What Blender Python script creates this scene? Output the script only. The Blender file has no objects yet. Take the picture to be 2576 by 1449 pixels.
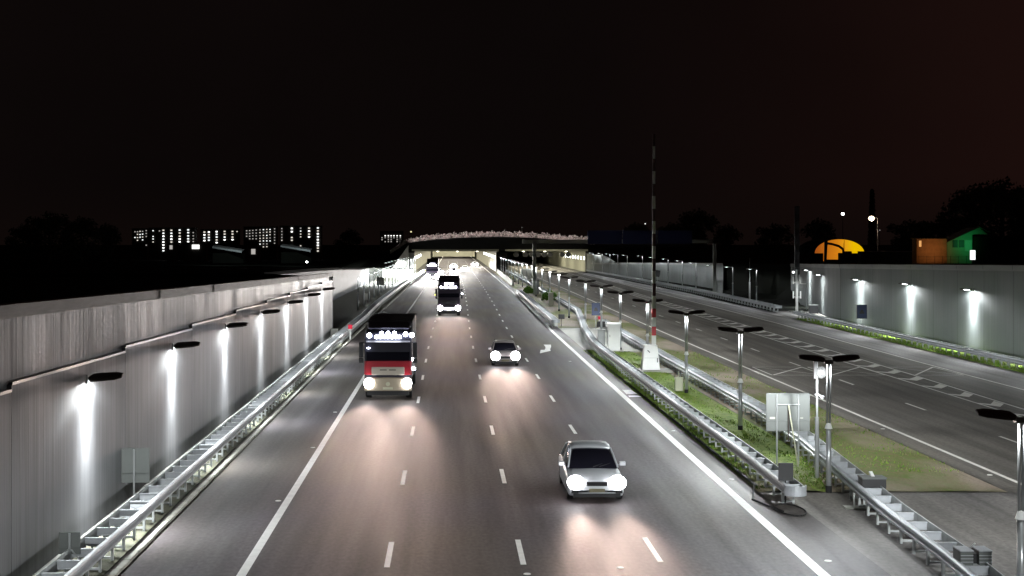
import bpy, math, random
from math import radians as R
random.seed(7)
S = bpy.context.scene
C = S.collection
H = 8.3          # camera height above the road plane
F = 3500.0       # focal length in pixels of a 2576 px wide frame

# ------------------------------------------------------------------ camera
cam_d = bpy.data.cameras.new('camera'); cam = bpy.data.objects.new('camera', cam_d); C.objects.link(cam)
cam.location = (0, 0, H); cam.rotation_euler = (R(90), 0, 0)
cam_d.sensor_width = 36; cam_d.lens = F/2576*36
cam_d.shift_x = 160/2576; cam_d.shift_y = -116.5/2576
cam_d.clip_start = 0.5; cam_d.clip_end = 9000
S.camera = cam
S.view_settings.view_transform = 'Standard'; S.view_settings.look = 'None'
S.view_settings.exposure = 0; S.view_settings.gamma = 1
S.render.engine = 'CYCLES'
cy = S.cycles
cy.use_denoising = True; cy.use_light_tree = True
cy.max_bounces = 5; cy.diffuse_bounces = 2; cy.glossy_bounces = 3; cy.transmission_bounces = 2
cy.sample_clamp_indirect = 3; cy.sample_clamp_direct = 60; cy.caustics_reflective = False; cy.caustics_refractive = False
cy.blur_glossy = 1.0
cy.use_adaptive_sampling = False

# ------------------------------------------------------------------ world: night sky, reddish light pollution
W = bpy.data.worlds.new('World'); S.world = W; W.use_nodes = True
nt = W.node_tree; nt.nodes.clear()
out = nt.nodes.new('ShaderNodeOutputWorld'); bg = nt.nodes.new('ShaderNodeBackground')
tc = nt.nodes.new('ShaderNodeTexCoord'); sp = nt.nodes.new('ShaderNodeSeparateXYZ')
nt.links.new(tc.outputs['Generated'], sp.inputs[0])
def wmap(src, a, b):
    m = nt.nodes.new('ShaderNodeMapRange'); m.inputs[1].default_value = a; m.inputs[2].default_value = b
    m.interpolation_type = 'SMOOTHSTEP'
    nt.links.new(src, m.inputs[0]); return m.outputs[0]
mx = nt.nodes.new('ShaderNodeMix'); mx.data_type = 'RGBA'
nt.links.new(wmap(sp.outputs[0], 0.05, 0.6), mx.inputs[0])
mx.inputs[6].default_value = (0.0036, 0.0023, 0.0022, 1); mx.inputs[7].default_value = (0.0125, 0.0046, 0.0036, 1)
mx2 = nt.nodes.new('ShaderNodeMix'); mx2.data_type = 'RGBA'
nt.links.new(wmap(sp.outputs[2], -0.01, 0.05), mx2.inputs[0])
mx2.inputs[6].default_value = (0.0045, 0.0026, 0.0022, 1); nt.links.new(mx.outputs[2], mx2.inputs[7])
nzs = nt.nodes.new('ShaderNodeTexNoise'); nzs.inputs['Scale'].default_value = 2.2; nzs.inputs['Detail'].default_value = 5; nt.links.new(tc.outputs['Generated'], nzs.inputs[0])
mrs = nt.nodes.new('ShaderNodeMapRange'); mrs.inputs[1].default_value = .3; mrs.inputs[2].default_value = .7; mrs.inputs[3].default_value = .75; mrs.inputs[4].default_value = 1.3; nt.links.new(nzs.outputs[0], mrs.inputs[0])
vms = nt.nodes.new('ShaderNodeVectorMath'); vms.operation = 'SCALE'; nt.links.new(mx2.outputs[2], vms.inputs[0]); nt.links.new(mrs.outputs[0], vms.inputs['Scale'])
nt.links.new(vms.outputs[0], bg.inputs[0]); bg.inputs[1].default_value = 1.0
nt.links.new(bg.outputs[0], out.inputs[0])

# ------------------------------------------------------------------ helpers
def at(px, py, h=0.0):
    y = F*(H-h)/(py-608.0); return ((px-1128.0)*y/F, y)
def atz(px, y): return (px-1128.0)*y/F
def hgt(py, y): return H-(py-608.0)*y/F
def pl(pts, y):
    if y <= pts[0][0]: return pts[0][1]
    for (a, va), (b, vb) in zip(pts, pts[1:]):
        if y <= b: return va+(vb-va)*(y-a)/(b-a)
    return pts[-1][1]
def sft(y): return pl([(0,0),(110,0),(140,.12),(180,.48),(246,.85),(330,1.05),(400,1.2),(900,2.4)], y)
def GL(y): return 7.3-.01424*y
def GR(y): return 8.0-.0147*y

class MB:
    def __init__(s): s.v = []; s.f = []; s.m = []; s.mi = 0
    def add(s, vs, fs):
        n = len(s.v); s.v += [tuple(map(float, p)) for p in vs]; s.f += [tuple(i+n for i in f) for f in fs]; s.m += [s.mi]*len(fs)
        return s
    def box(s, c, d, rz=0, rx=0, ry=0, taper=1.0):
        vs = []
        for z in (-.5, .5):
            k = taper if z > 0 else 1
            for x, y in ((-.5,-.5),(.5,-.5),(.5,.5),(-.5,.5)):
                p = [x*d[0]*k, y*d[1]*k, z*d[2]]
                if rx: p[1], p[2] = p[1]*math.cos(rx)-p[2]*math.sin(rx), p[1]*math.sin(rx)+p[2]*math.cos(rx)
                if ry: p[0], p[2] = p[0]*math.cos(ry)+p[2]*math.sin(ry), -p[0]*math.sin(ry)+p[2]*math.cos(ry)
                if rz: p[0], p[1] = p[0]*math.cos(rz)-p[1]*math.sin(rz), p[0]*math.sin(rz)+p[1]*math.cos(rz)
                vs.append((p[0]+c[0], p[1]+c[1], p[2]+c[2]))
        return s.add(vs, [(3,2,1,0),(4,5,6,7),(0,1,5,4),(1,2,6,5),(2,3,7,6),(3,0,4,7)])
    def tube(s, a, b, r1, r2=None, n=10):
        r2 = r1 if r2 is None else r2
        d = [b[i]-a[i] for i in range(3)]; L = math.sqrt(sum(x*x for x in d)) or 1; d = [x/L for x in d]
        u = (1,0,0) if abs(d[0]) < .9 else (0,1,0)
        w = [d[1]*u[2]-d[2]*u[1], d[2]*u[0]-d[0]*u[2], d[0]*u[1]-d[1]*u[0]]
        L = math.sqrt(sum(x*x for x in w)); w = [x/L for x in w]
        q = [d[1]*w[2]-d[2]*w[1], d[2]*w[0]-d[0]*w[2], d[0]*w[1]-d[1]*w[0]]
        vs = []
        for p, r in ((a, r1), (b, r2)):
            for i in range(n):
                t = 2*math.pi*i/n
                vs.append(tuple(p[k]+r*(math.cos(t)*w[k]+math.sin(t)*q[k]) for k in range(3)))
        fs = [(i, (i+1)%n, n+(i+1)%n, n+i) for i in range(n)]+[tuple(range(n))[::-1], tuple(range(n, 2*n))]
        return s.add(vs, fs)
    def loft(s, rings, cap=True, closed=True):
        n = len(rings[0]); vs = [p for r in rings for p in r]; fs = []
        for k in range(len(rings)-1):
            for i in range(n if closed else n-1):
                j = (i+1)%n
                fs.append((k*n+i, k*n+j, (k+1)*n+j, (k+1)*n+i))
        if cap and closed: fs += [tuple(range(n))[::-1], tuple(range((len(rings)-1)*n, len(rings)*n))]
        return s.add(vs, fs)
    def quad(s, *p): return s.add(p, [tuple(range(len(p)))])
    def build(s, name, mat, parent=None, smooth=False, loc=None, bevel=0):
        me = bpy.data.meshes.new(name); me.from_pydata(s.v, [], s.f)
        mats = mat if isinstance(mat, (list, tuple)) else [mat]
        for m in mats: me.materials.append(m)
        if len(mats) > 1: me.polygons.foreach_set('material_index', s.m)
        if smooth: me.polygons.foreach_set('use_smooth', [True]*len(me.polygons))
        me.update()
        o = bpy.data.objects.new(name, me); C.objects.link(o)
        if loc: o.location = loc
        if parent: o.parent = parent
        if bevel:
            b = o.modifiers.new('bevel', 'BEVEL'); b.width = bevel; b.segments = 2; b.limit_method = 'ANGLE'
        return o

def tag(o, label=None, cat=None, group=None, kind=None):
    if label: o['label'] = label
    if cat: o['category'] = cat
    if group: o['group'] = group
    if kind: o['kind'] = kind
    return o
def thing(name, loc, label, cat, group=None, rz=0):
    o = bpy.data.objects.new(name, None); C.objects.link(o); o.location = loc; o.rotation_euler = (0, 0, rz)
    o.empty_display_size = .3
    return tag(o, label, cat, group)
def dup(root, loc, label, rz=0, light_scale=None):
    def cp(o, parent):
        c = o.copy(); C.objects.link(c); c.parent = parent
        for ch in [x for x in bpy.data.objects if x.parent == o] if o.name in KIDS else []:
            pass
        for ch in KIDS.get(o.name, []): cp(ch, c)
        return c
    r = cp(root, None); r.location = loc; r.rotation_euler = (0, 0, rz); r['label'] = label
    return r
KIDS = {}
def register(root):
    KIDS[root.name] = [x for x in bpy.data.objects if x.parent == root]
    for k in KIDS[root.name]: register(k)

# ------------------------------------------------------------------ materials
def mat(name, col, rough=.6, metal=0, spec=.5, emit=None, es=0, var=0, vscale=(1,1,1), vs=3.0, bump=0, bscale=20, bvec=(1,1,1), coat=0):
    m = bpy.data.materials.new(name); m.use_nodes = True; n = m.node_tree; b = n.nodes['Principled BSDF']
    b.inputs['Base Color'].default_value = (*col, 1); b.inputs['Roughness'].default_value = rough
    b.inputs['Metallic'].default_value = metal; b.inputs['Specular IOR Level'].default_value = spec
    b.inputs['Coat Weight'].default_value = coat
    if emit: b.inputs['Emission Color'].default_value = (*emit, 1); b.inputs['Emission Strength'].default_value = es
    t = n.nodes.new('ShaderNodeTexCoord')
    if var:
        mp = n.nodes.new('ShaderNodeMapping'); mp.inputs['Scale'].default_value = vscale; n.links.new(t.outputs['Object'], mp.inputs[0])
        nz = n.nodes.new('ShaderNodeTexNoise'); nz.inputs['Scale'].default_value = vs; nz.inputs['Detail'].default_value = 6; nz.inputs['Roughness'].default_value = .65
        n.links.new(mp.outputs[0], nz.inputs[0])
        r = n.nodes.new('ShaderNodeMapRange'); r.inputs[1].default_value = .28; r.inputs[2].default_value = .72
        r.inputs[3].default_value = 1-var; r.inputs[4].default_value = 1+var
        n.links.new(nz.outputs[0], r.inputs[0])
        mu = n.nodes.new('ShaderNodeVectorMath'); mu.operation = 'SCALE'; mu.inputs[0].default_value = col
        n.links.new(r.outputs[0], mu.inputs['Scale']); n.links.new(mu.outputs[0], b.inputs['Base Color'])
    if bump:
        mp = n.nodes.new('ShaderNodeMapping'); mp.inputs['Scale'].default_value = bvec; n.links.new(t.outputs['Object'], mp.inputs[0])
        nz = n.nodes.new('ShaderNodeTexNoise'); nz.inputs['Scale'].default_value = bscale; nz.inputs['Detail'].default_value = 4
        n.links.new(mp.outputs[0], nz.inputs[0])
        bp = n.nodes.new('ShaderNodeBump'); bp.inputs['Strength'].default_value = bump; bp.inputs['Distance'].default_value = .05
        n.links.new(nz.outputs[0], bp.inputs['Height']); n.links.new(bp.outputs[0], b.inputs['Normal'])
    return m

def asphalt(name, c1, c2, rough=.5):
    m = bpy.data.materials.new(name); m.use_nodes = True; n = m.node_tree; b = n.nodes['Principled BSDF']
    t = n.nodes.new('ShaderNodeTexCoord')
    def noise(scale, vec, det=5):
        mp = n.nodes.new('ShaderNodeMapping'); mp.inputs['Scale'].default_value = vec; n.links.new(t.outputs['Object'], mp.inputs[0])
        z = n.nodes.new('ShaderNodeTexNoise'); z.inputs['Scale'].default_value = scale; z.inputs['Detail'].default_value = det
        n.links.new(mp.outputs[0], z.inputs[0]); return z.outputs[0]
    r = n.nodes.new('ShaderNodeMapRange'); r.inputs[1].default_value = .35; r.inputs[2].default_value = .65
    n.links.new(noise(.11, (1, .45, 1), 3), r.inputs[0])
    mx = n.nodes.new('ShaderNodeMix'); mx.data_type = 'RGBA'; mx.inputs[6].default_value = (*c1, 1); mx.inputs[7].default_value = (*c2, 1)
    n.links.new(r.outputs[0], mx.inputs[0])
    # long wheel-track streaks and fine grain
    r2 = n.nodes.new('ShaderNodeMapRange'); r2.inputs[1].default_value = .3; r2.inputs[2].default_value = .7; r2.inputs[3].default_value = .70; r2.inputs[4].default_value = 1.3
    n.links.new(noise(1.6, (1, .035, 1), 6), r2.inputs[0])
    r3 = n.nodes.new('ShaderNodeMapRange'); r3.inputs[1].default_value = .3; r3.inputs[2].default_value = .7; r3.inputs[3].default_value = .78; r3.inputs[4].default_value = 1.22
    n.links.new(noise(9, (1, .5, 1), 4), r3.inputs[0])
    k = n.nodes.new('ShaderNodeMath'); k.operation = 'MULTIPLY'; n.links.new(r2.outputs[0], k.inputs[0]); n.links.new(r3.outputs[0], k.inputs[1])
    mu = n.nodes.new('ShaderNodeVectorMath'); mu.operation = 'SCALE'; n.links.new(mx.outputs[2], mu.inputs[0]); n.links.new(k.outputs[0], mu.inputs['Scale'])
    n.links.new(mu.outputs[0], b.inputs['Base Color'])
    rr = n.nodes.new('ShaderNodeMapRange'); rr.inputs[1].default_value = .3; rr.inputs[2].default_value = .7; rr.inputs[3].default_value = rough-.06; rr.inputs[4].default_value = rough+.10
    n.links.new(noise(1.1, (1, .05, 1), 4), rr.inputs[0]); n.links.new(rr.outputs[0], b.inputs['Roughness'])
    b.inputs['Specular IOR Level'].default_value = .16
    return m

def grassy(name, g1, g2, dirt, amt):
    m = bpy.data.materials.new(name); m.use_nodes = True; n = m.node_tree; b = n.nodes['Principled BSDF']
    t = n.nodes.new('ShaderNodeTexCoord')
    def noise(scale, vec=(1,1,1), det=6):
        mp = n.nodes.new('ShaderNodeMapping'); mp.inputs['Scale'].default_value = vec; n.links.new(t.outputs['Object'], mp.inputs[0])
        z = n.nodes.new('ShaderNodeTexNoise'); z.inputs['Scale'].default_value = scale; z.inputs['Detail'].default_value = det
        n.links.new(mp.outputs[0], z.inputs[0]); return z.outputs[0]
    def mr(src, a, c):
        r = n.nodes.new('ShaderNodeMapRange'); r.inputs[1].default_value = a; r.inputs[2].default_value = c; n.links.new(src, r.inputs[0]); return r.outputs[0]
    a = n.nodes.new('ShaderNodeMix'); a.data_type = 'RGBA'; a.inputs[6].default_value = (*g1,1); a.inputs[7].default_value = (*g2,1)
    n.links.new(mr(noise(3.5, (1, .6, 1)), .35, .65), a.inputs[0])
    d = n.nodes.new('ShaderNodeMix'); d.data_type = 'RGBA'; d.inputs[7].default_value = (*dirt,1)
    n.links.new(a.outputs[2], d.inputs[6]); n.links.new(mr(noise(.22, (1, .35, 1)), amt+.08, amt-.08), d.inputs[0])
    n.links.new(d.outputs[2], b.inputs['Base Color']); b.inputs['Roughness'].default_value = .9; b.inputs['Specular IOR Level'].default_value = .2
    bp = n.nodes.new('ShaderNodeBump'); bp.inputs['Strength'].default_value = .8; bp.inputs['Distance'].default_value = .1
    n.links.new(noise(7), bp.inputs['Height']); n.links.new(bp.outputs[0], b.inputs['Normal'])
    return m

M = {}
M['asphalt'] = asphalt('asphalt', (.072,.063,.080), (.083,.070,.053), .66)
M['asphalt2'] = asphalt('asphalt right', (.15,.138,.125), (.18,.163,.142), .6)
M['shoulder'] = asphalt('asphalt shoulder', (.25,.24,.25), (.29,.275,.26), .65)
M['pave'] = asphalt('crossover concrete', (.16,.15,.15), (.20,.185,.165), .7)
M['paint'] = mat('road paint', (.90,.90,.88), .55, var=.12, vs=2.5)
M['paint_dim'] = mat('worn road paint', (.85,.83,.78), .6, var=.2, vs=2.5)
M['steel'] = mat('galvanised steel', (.47,.49,.52), .42, .3, var=.15, vs=2)
M['steel_dull'] = mat('weathered galvanised steel', (.44,.46,.46), .55, .2, var=.25, vs=3)
M['post'] = mat('lamp post aluminium', (.55,.57,.58), .32, .6)
M['head'] = mat('lamp head dark brown', (.055,.045,.04), .5, var=.15)
M['led'] = mat('lit lens', (.8,.8,.8), .3, emit=(.93,1,1), es=11)
M['led_dim'] = mat('small lit lens', (.8,.8,.8), .3, emit=(.95,1,1), es=3.2)
M['kerb'] = mat('kerb stone', (.33,.33,.29), .8, var=.3, vs=1.5, bump=.3)
M['mossy'] = mat('mossy strip', (.10,.10,.07), .9, var=.4, vs=2, bump=.6, bscale=6)
M['grass'] = grassy('verge grass', (.11,.20,.018), (.22,.30,.045), (.26,.23,.15), .36)
M['verge'] = grassy('dry verge', (.12,.17,.035), (.17,.15,.06), (.32,.26,.205), .50)
M['soil'] = mat('dark land', (.010,.011,.009), .95, spec=.03, var=.4, vs=.05)
M['bed'] = mat('trench bed', (.10,.10,.085), .9, var=.3, vs=.8)
M['white'] = mat('white enamel', (.88,.89,.87), .35, var=.04, vs=2)
M['cream'] = mat('cream enamel', (.62,.62,.47), .4)
M['red'] = mat('red enamel', (.62,.012,.03), .35)
M['red_reflector_glow'] = mat('red reflector', (.5,.01,.03), .3, emit=(1,.02,.08), es=.35)  # emits a little red itself; returned light put into the emission
M['dark'] = mat('dark plastic', (.02,.02,.022), .5)
M['rubber'] = mat('rubber', (.012,.012,.012), .8)
M['back'] = mat('grey sign back', (.13,.14,.135), .6, .05, var=.08, vs=1.5)
M['sign_blue'] = mat('dark blue sign face', (.02,.035,.10), .5)
M['gantry_blue'] = mat('gantry blue sheet', (.012,.022,.11), .6)
M['gantry'] = mat('gantry steel', (.34,.37,.34), .6, .2)
M['conc'] = mat('concrete', (.30,.30,.28), .8, var=.2, vs=.6, bump=.15, bscale=4)
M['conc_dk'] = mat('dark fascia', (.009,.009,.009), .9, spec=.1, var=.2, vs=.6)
M['tunnel'] = mat('tunnel lining', (.42,.41,.32), .7, var=.12, vs=.25)
M['slab'] = mat('pale slab', (.42,.42,.38), .8, var=.15, vs=2)

def wallmat(name, col, rough, metal, bs, strv):
    m = bpy.data.materials.new(name); m.use_nodes = True; n = m.node_tree; b = n.nodes['Principled BSDF']
    t = n.nodes.new('ShaderNodeTexCoord')
    def noise(scale, vec, det=5, rg=.6):
        mp = n.nodes.new('ShaderNodeMapping'); mp.inputs['Scale'].default_value = vec; n.links.new(t.outputs['Object'], mp.inputs[0])
        z = n.nodes.new('ShaderNodeTexNoise'); z.inputs['Scale'].default_value = scale; z.inputs['Detail'].default_value = det; z.inputs['Roughness'].default_value = rg
        n.links.new(mp.outputs[0], z.inputs[0]); return z.outputs[0]
    r = n.nodes.new('ShaderNodeMapRange'); r.inputs[1].default_value = .3; r.inputs[2].default_value = .7; r.inputs[3].default_value = 1-strv; r.inputs[4].default_value = 1+strv
    n.links.new(noise(3.2, (1, 1, .03), 6, .7), r.inputs[0])
    mu = n.nodes.new('ShaderNodeVectorMath'); mu.operation = 'SCALE'; mu.inputs[0].default_value = col
    n.links.new(r.outputs[0], mu.inputs['Scale']); n.links.new(mu.outputs[0], b.inputs['Base Color'])
    b.inputs['Metallic'].default_value = metal
    rr = n.nodes.new('ShaderNodeMapRange'); rr.inputs[1].default_value = .3; rr.inputs[2].default_value = .7; rr.inputs[3].default_value = rough-.08; rr.inputs[4].default_value = rough+.1
    n.links.new(noise(.5, (1, 1, .3)), rr.inputs[0]); n.links.new(rr.outputs[0], b.inputs['Roughness'])
    bp = n.nodes.new('ShaderNodeBump'); bp.inputs['Strength'].default_value = .45; bp.inputs['Distance'].default_value = .03
    n.links.new(noise(bs, (1, 1, .02), 3), bp.inputs['Height']); n.links.new(bp.outputs[0], b.inputs['Normal'])
    return m
M['wall_l'] = wallmat('steel cladding', (.165,.166,.175), .5, .4, 5.5, .26)
M['wall_r'] = wallmat('grey wall panels', (.19,.21,.21), .6, .15, 2.0, .10)
M['cope'] = mat('coping', (.20,.19,.18), .6, .2, var=.5, vscale=(1,.12,1), vs=1.5)
M['cope_r'] = mat('pale coping', (.30,.31,.31), .6, .1, var=.25, vscale=(1,.1,1), vs=1.2)
M['seam'] = mat('seam flashing', (.55,.53,.51), .3, .6)

# ------------------------------------------------------------------ lamp lights (wide street-lamp photometry)
LDATA = {}
# luminous intensity against the cosine of the angle from straight down
RAMP = {'head': [(.85,.0),(.90,.02),(.95,.10),(.975,.6),(.988,3),(.9955,14),(.999,32),(1,40)],
        'street': [(0,.4),(.08,.9),(.17,6.5),(.27,14.5),(.42,8.5),(.6,1.9),(.8,.6),(1,.35)],
        'wall': [(0,.3),(.1,.8),(.2,3),(.32,6),(.5,3.5),(.77,4.5),(.88,10),(.94,17),(.98,29),(1,34)]}
def lamp_light(power, col=(.94,.985,.985), key='street', wide=True, expo=-1.9, zmin=.28):
    k = (key, round(power), col)
    if k in LDATA: return LDATA[k]
    l = bpy.data.lights.new('lamp_light', 'SPOT'); l.energy = power; l.color = col
    l.spot_size = R(179); l.spot_blend = .08; l.shadow_soft_size = .09
    if wide:
        photometry(l, key)
    LDATA[k] = l; return l
def photometry(l, key):
    if True:
        l.use_nodes = True; n = l.node_tree; em = n.nodes['Emission']
        t = n.nodes.new('ShaderNodeTexCoord'); s = n.nodes.new('ShaderNodeSeparateXYZ'); n.links.new(t.outputs['Normal'], s.inputs[0])
        a = n.nodes.new('ShaderNodeMath'); a.operation = 'ABSOLUTE'; n.links.new(s.outputs[2], a.inputs[0])
        cr = n.nodes.new('ShaderNodeValToRGB'); n.links.new(a.outputs[0], cr.inputs[0])
        pts = RAMP[key]; el = cr.color_ramp.elements
        while len(el) > 1: el.remove(el[0])
        el[0].position = pts[0][0]; v = pts[0][1]/40; el[0].color = (v,v,v,1)
        for z_, f_ in pts[1:]:
            e_ = el.new(z_); v = f_/40; e_.color = (v,v,v,1)
        p = n.nodes.new('ShaderNodeMath'); p.operation = 'MULTIPLY'; n.links.new(cr.outputs[0], p.inputs[0]); p.inputs[1].default_value = 40
        n.links.new(p.outputs[0], em.inputs['Strength'])
def put_light(data, loc, parent=None, rot=(0,0,0), name='lamp_light'):
    o = bpy.data.objects.new(name, data); C.objects.link(o); o.location = loc; o.rotation_euler = rot
    if parent: o.parent = parent
    return o
P_ST = 245.0

# ------------------------------------------------------------------ ground: one sheet, trench between the walls
def XL(y):
    if y < 122.4: return -10.48
    if y < 122.9: return -16.5
    return pl([(122,-16.5),(296,-16.5),(385,-9.8),(400,-9.6)], y)
def XR(y): return pl([(0,40.25),(142,40.25),(158,42.8),(175,45.7),(195,48.3),(240,47.7),(385,47.7)], y)
def GLx(y):
    if y < 122.4: return GL(y)-.35
    return pl([(122,5.5),(165,5.0),(200,4.45),(300,2.55),(385,.95),(400,.9)], y)
rows = [-30,0,30,60,90,110,122.3,122.5,142,158,175,195,240,280,320,360,386,450,600,786,790,1000,1500,2500,4500,8000]
def gfar(y): return 8.0-.0142*y if y < 1300 else -10.5
g = MB(); ncol = 12
vs = []
for y in rows:
    xl, xr = XL(y), XR(y); gl, gr = GLx(y), GR(y)
    if y > 386: gl = gr = gfar(y)*.5 if y < 800 else gfar(y)
    zt = -.06 if y < 788 else gfar(y)
    vs += [(-5000,y,gfar(y)),(-600,y,gfar(y)),(-60,y,gl if y<390 else gfar(y)),(xl-.4,y,gl),(xl-.02,y,gl),(xl,y,zt),(xr,y,zt),(xr+.02,y,gr),(xr+.5,y,gr),(110,y,gr if y<390 else gfar(y)),(700,y,gfar(y)),(5000,y,gfar(y))]
fs = []; ms = []
for k in range(len(rows)-1):
    for i in range(ncol-1):
        fs.append((k*ncol+i, k*ncol+i+1, (k+1)*ncol+i+1, (k+1)*ncol+i)); ms.append(1 if 5 <= i < 6 else 0)
g.v = vs; g.f = fs; g.m = ms
tag(g.build('ground', [M['soil'], M['bed']]), kind='structure')

# ------------------------------------------------------------------ strips following the road
def ys(a, b, step=8.0):
    n = max(1, int(math.ceil((b-a)/step))); return [a+(b-a)*i/n for i in range(n+1)]
def strip(fa, fb, y0, y1, z, step=8.0, mb=None):
    mb = mb or MB(); Y = ys(y0, y1, step)
    vs = []
    for y in Y: vs += [(fa(y), y, z), (fb(y), y, z)]
    mb.add(vs, [(2*i, 2*i+1, 2*i+3, 2*i+2) for i in range(len(Y)-1)])
    return mb
def U(u): return lambda y: u+sft(y)
def REDGE(y): return pl([(0,9.30),(51,9.36),(94,9.47),(131,9.62),(178,10.25),(246,10.65),(385,11.1),(800,12.5)], y)
RE = lambda d: (lambda y: REDGE(y)+d)
st = 'structure'
tag(strip(U(-8.15), RE(.95), -10, 786, 0, mb=None).build('road', M['asphalt']), kind=st)
def RR(y): return pl([(0,36.3),(88,36.3),(119,36.7),(150,37.2),(165,38.3),(200,37.9),(224,38.6),(300,37.9),(360,36.8),(386,36.3),(786,36.3)], y)
tag(strip(lambda y: 18.6+sft(y), RR, -10, 786, 0.0).build('road', M['asphalt2']), kind=st)
tag(strip(lambda y: pl([(0,32.0),(85,32.45),(120,33.1),(143,33.7),(223,34.15),(370,34.7)], y), RR, -10, 380, .004).build('road_shoulder', M['shoulder']), kind=st)
# crossover pavement near the camera, its edge runs straight across at about 46 m
p = MB(); p.quad((10.3,-10,.004),(24,-10,.004),(19.0+0,40,.004),(18.7,46.2,.004),(10.3,46.0,.004))
pv = strip(lambda y: 11.0, lambda y: 18.75, -10, 46.0, .008)
tag(strip(lambda y: 10.2, lambda y: 11.05, -10, 46.0, .004).build('road_margin', M['asphalt']), kind=st)
tag(pv.build('crossover_pavement', M['pave']), kind=st)
pv = strip(lambda y: 10.4+sft(y), lambda y: 15.2+sft(y), 106.5, 134, -.012)
tag(pv.build('crossover_pavement', M['slab']), kind=st)
# side opening in the right
sd = MB().quad((37.4,150,.002),(41.4,150,.002),(44.1,166,.002),(38.4,166,.002))
tag(sd.build('side_road', M['shoulder']), kind=st)

# median verge (uneven sheet)
def vergemesh(fa, fb, y0, y1, z, amp, nx=14, step=.7):
    Y = ys(y0, y1, step); vs = []
    for y in Y:
        a, b = fa(y), fb(y)
        for i in range(nx+1):
            t = i/nx; e = min(1, 6*min(t, 1-t))
            vs.append((a+(b-a)*t, y, z+e*(amp*(.6+.4*math.sin(y*.9+i)+.5*random.random()))))
    fs = []
    for k in range(len(Y)-1):
        for i in range(nx): q = k*(nx+1)+i; fs.append((q, q+1, q+nx+2, q+nx+1))
    m = MB(); m.add(vs, fs); return m
tag(vergemesh(lambda y: 10.28, lambda y: 13.9 if y > 56 else pl([(46,12.6),(56,13.9)], y), 46.1, 106.4, .0, .05).build('grass_verge', M['grass'], smooth=True), kind=st)
tag(vergemesh(lambda y: 13.95 if y > 56 else pl([(46,12.65),(56,13.95)], y), lambda y: 18.55, 46.1, 106.4, .0, .03).build('dirt_verge', M['verge'], smooth=True), kind=st)
tag(vergemesh(lambda y: 15.25+sft(y), lambda y: 18.55+sft(y), 106.5, 134, -.01, .02, step=2).build('dirt_verge', M['verge'], smooth=True), kind=st)
tag(vergemesh(lambda y: REDGE(y)+.97, lambda y: 18.5+sft(y), 134.1, 384, -.01, .03, step=2.5).build('grass_verge', M['verge'], smooth=True), kind=st)
tag(vergemesh(lambda y: RR(y)+.03, lambda y: XR(y)-.05, 60, 149.8, 0.0, .04, step=1.2).build('grass_verge', M['grass'], smooth=True), kind=st)
tag(vergemesh(lambda y: RR(y)+.05, lambda y: XR(y)-.05, 166.3, 384, 0.0, .04, step=4).build('bank', M['soil'], smooth=True), kind=st)
tag(vergemesh(lambda y: -10.2 if y<122.5 else XL(y)+.25, lambda y: -8.62+sft(y), 20, 384, -.02, .04, nx=8, step=2).build('mossy_strip', M['mossy'], smooth=True), kind=st)

# grass blades standing in the median and the right verge
gb = MB()
def blades(n, fx, y0, y1, hmin, hmax):
    for _ in range(n):
        y = y0+(y1-y0)*random.random()**1.15; x = fx(y, random.random())
        cl = math.sin(x*2.1+1.3*math.sin(y*.7))+math.sin(y*1.3+x)
        if cl < -.5 and random.random() < .75: continue
        h = random.uniform(hmin, hmax)*(1.15+.35*cl*.5); a = random.random()*6.28; w = .02+.02*random.random()
        dx, dy = math.cos(a)*w, math.sin(a)*w; lx, ly = random.uniform(-.5,.5)*h, random.uniform(-.5,.5)*h
        gb.mi = random.randrange(3)
        gb.add([(x-dx,y-dy,0),(x+dx,y+dy,0),(x+lx,y+ly,h)], [(0,1,2)])
blades(16000, lambda y, t: 10.3+t*3.4, 46.6, 106, .03, .09)
blades(2200, lambda y, t: 10.45+t*.6, 46.6, 106, .05, .13)
blades(3500, lambda y, t: 14.9+t*3.6, 50, 105, .04, .1)
blades(9000, lambda y, t: RR(y)+.05+t*1.0, 75, 149, .08, .26)
GM = [mat('grass blade green', (.11,.25,.015), .8), mat('grass blade pale', (.21,.34,.035), .8), mat('grass blade dry', (.25,.25,.10), .8)]
tag(gb.build('grass', GM), 'short green grass in the median and along the far road edge', 'grass', kind='stuff')

# ------------------------------------------------------------------ road markings
zP = .006
mk = MB()
w = .12
strip(lambda y: -5.15+sft(y)-w, lambda y: -5.15+sft(y)+w, -10, 786, zP, mb=mk)
strip(RE(-.15), RE(.15), -10, 786, zP, mb=mk)
for u, ph in ((-1.57, 36.9), (1.93, 37.2), (5.5, 37.5)):
    y = ph-24
    while y < 600:
        x = u+sft(y); x2 = u+sft(y+3); k = .075
        mk.quad((x-k,y-1.5,zP),(x+k,y-1.5,zP),(x2+k,y+1.5,zP),(x2-k,y+1.5,zP)); y += 12.02
# merge arrow between lane 4 and the edge line
az = lambda pts: [(*at(817.6+a*.2441, 754.7+b*.2441), zP) for a, b in pts]
mk.quad(*az([(2262,515),(2318,512),(2330,484),(2328,460),(2252,460),(2270,482),(2272,498)]))
mk.quad(*az([(2215,550),(2325,524),(2325,512),(2222,514)]))
# blocks and studs beside the edge line
for (px, py, ln, wd) in ((1584,986,2.2,.32),(1597,997,.7,.35)):
    x, y = at(px, py); mk.quad((x-wd,y-ln/2,zP),(x+wd,y-ln/2,zP),(x+wd*.6,y+ln/2,zP),(x-wd*.9,y+ln/2,zP))
for px, py in ((787,1126),(700,1260),(843,1037),(1840,1206),(1693,1084),(1434,879+30),(2083,1411),(1326,1444),(1560,1428)):
    x, y = at(px, py); mk.tube((x,y,.0),(x,y,.012),.10,.09,12)
tag(mk.build('lane_markings', M['paint']), kind=st)

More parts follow.
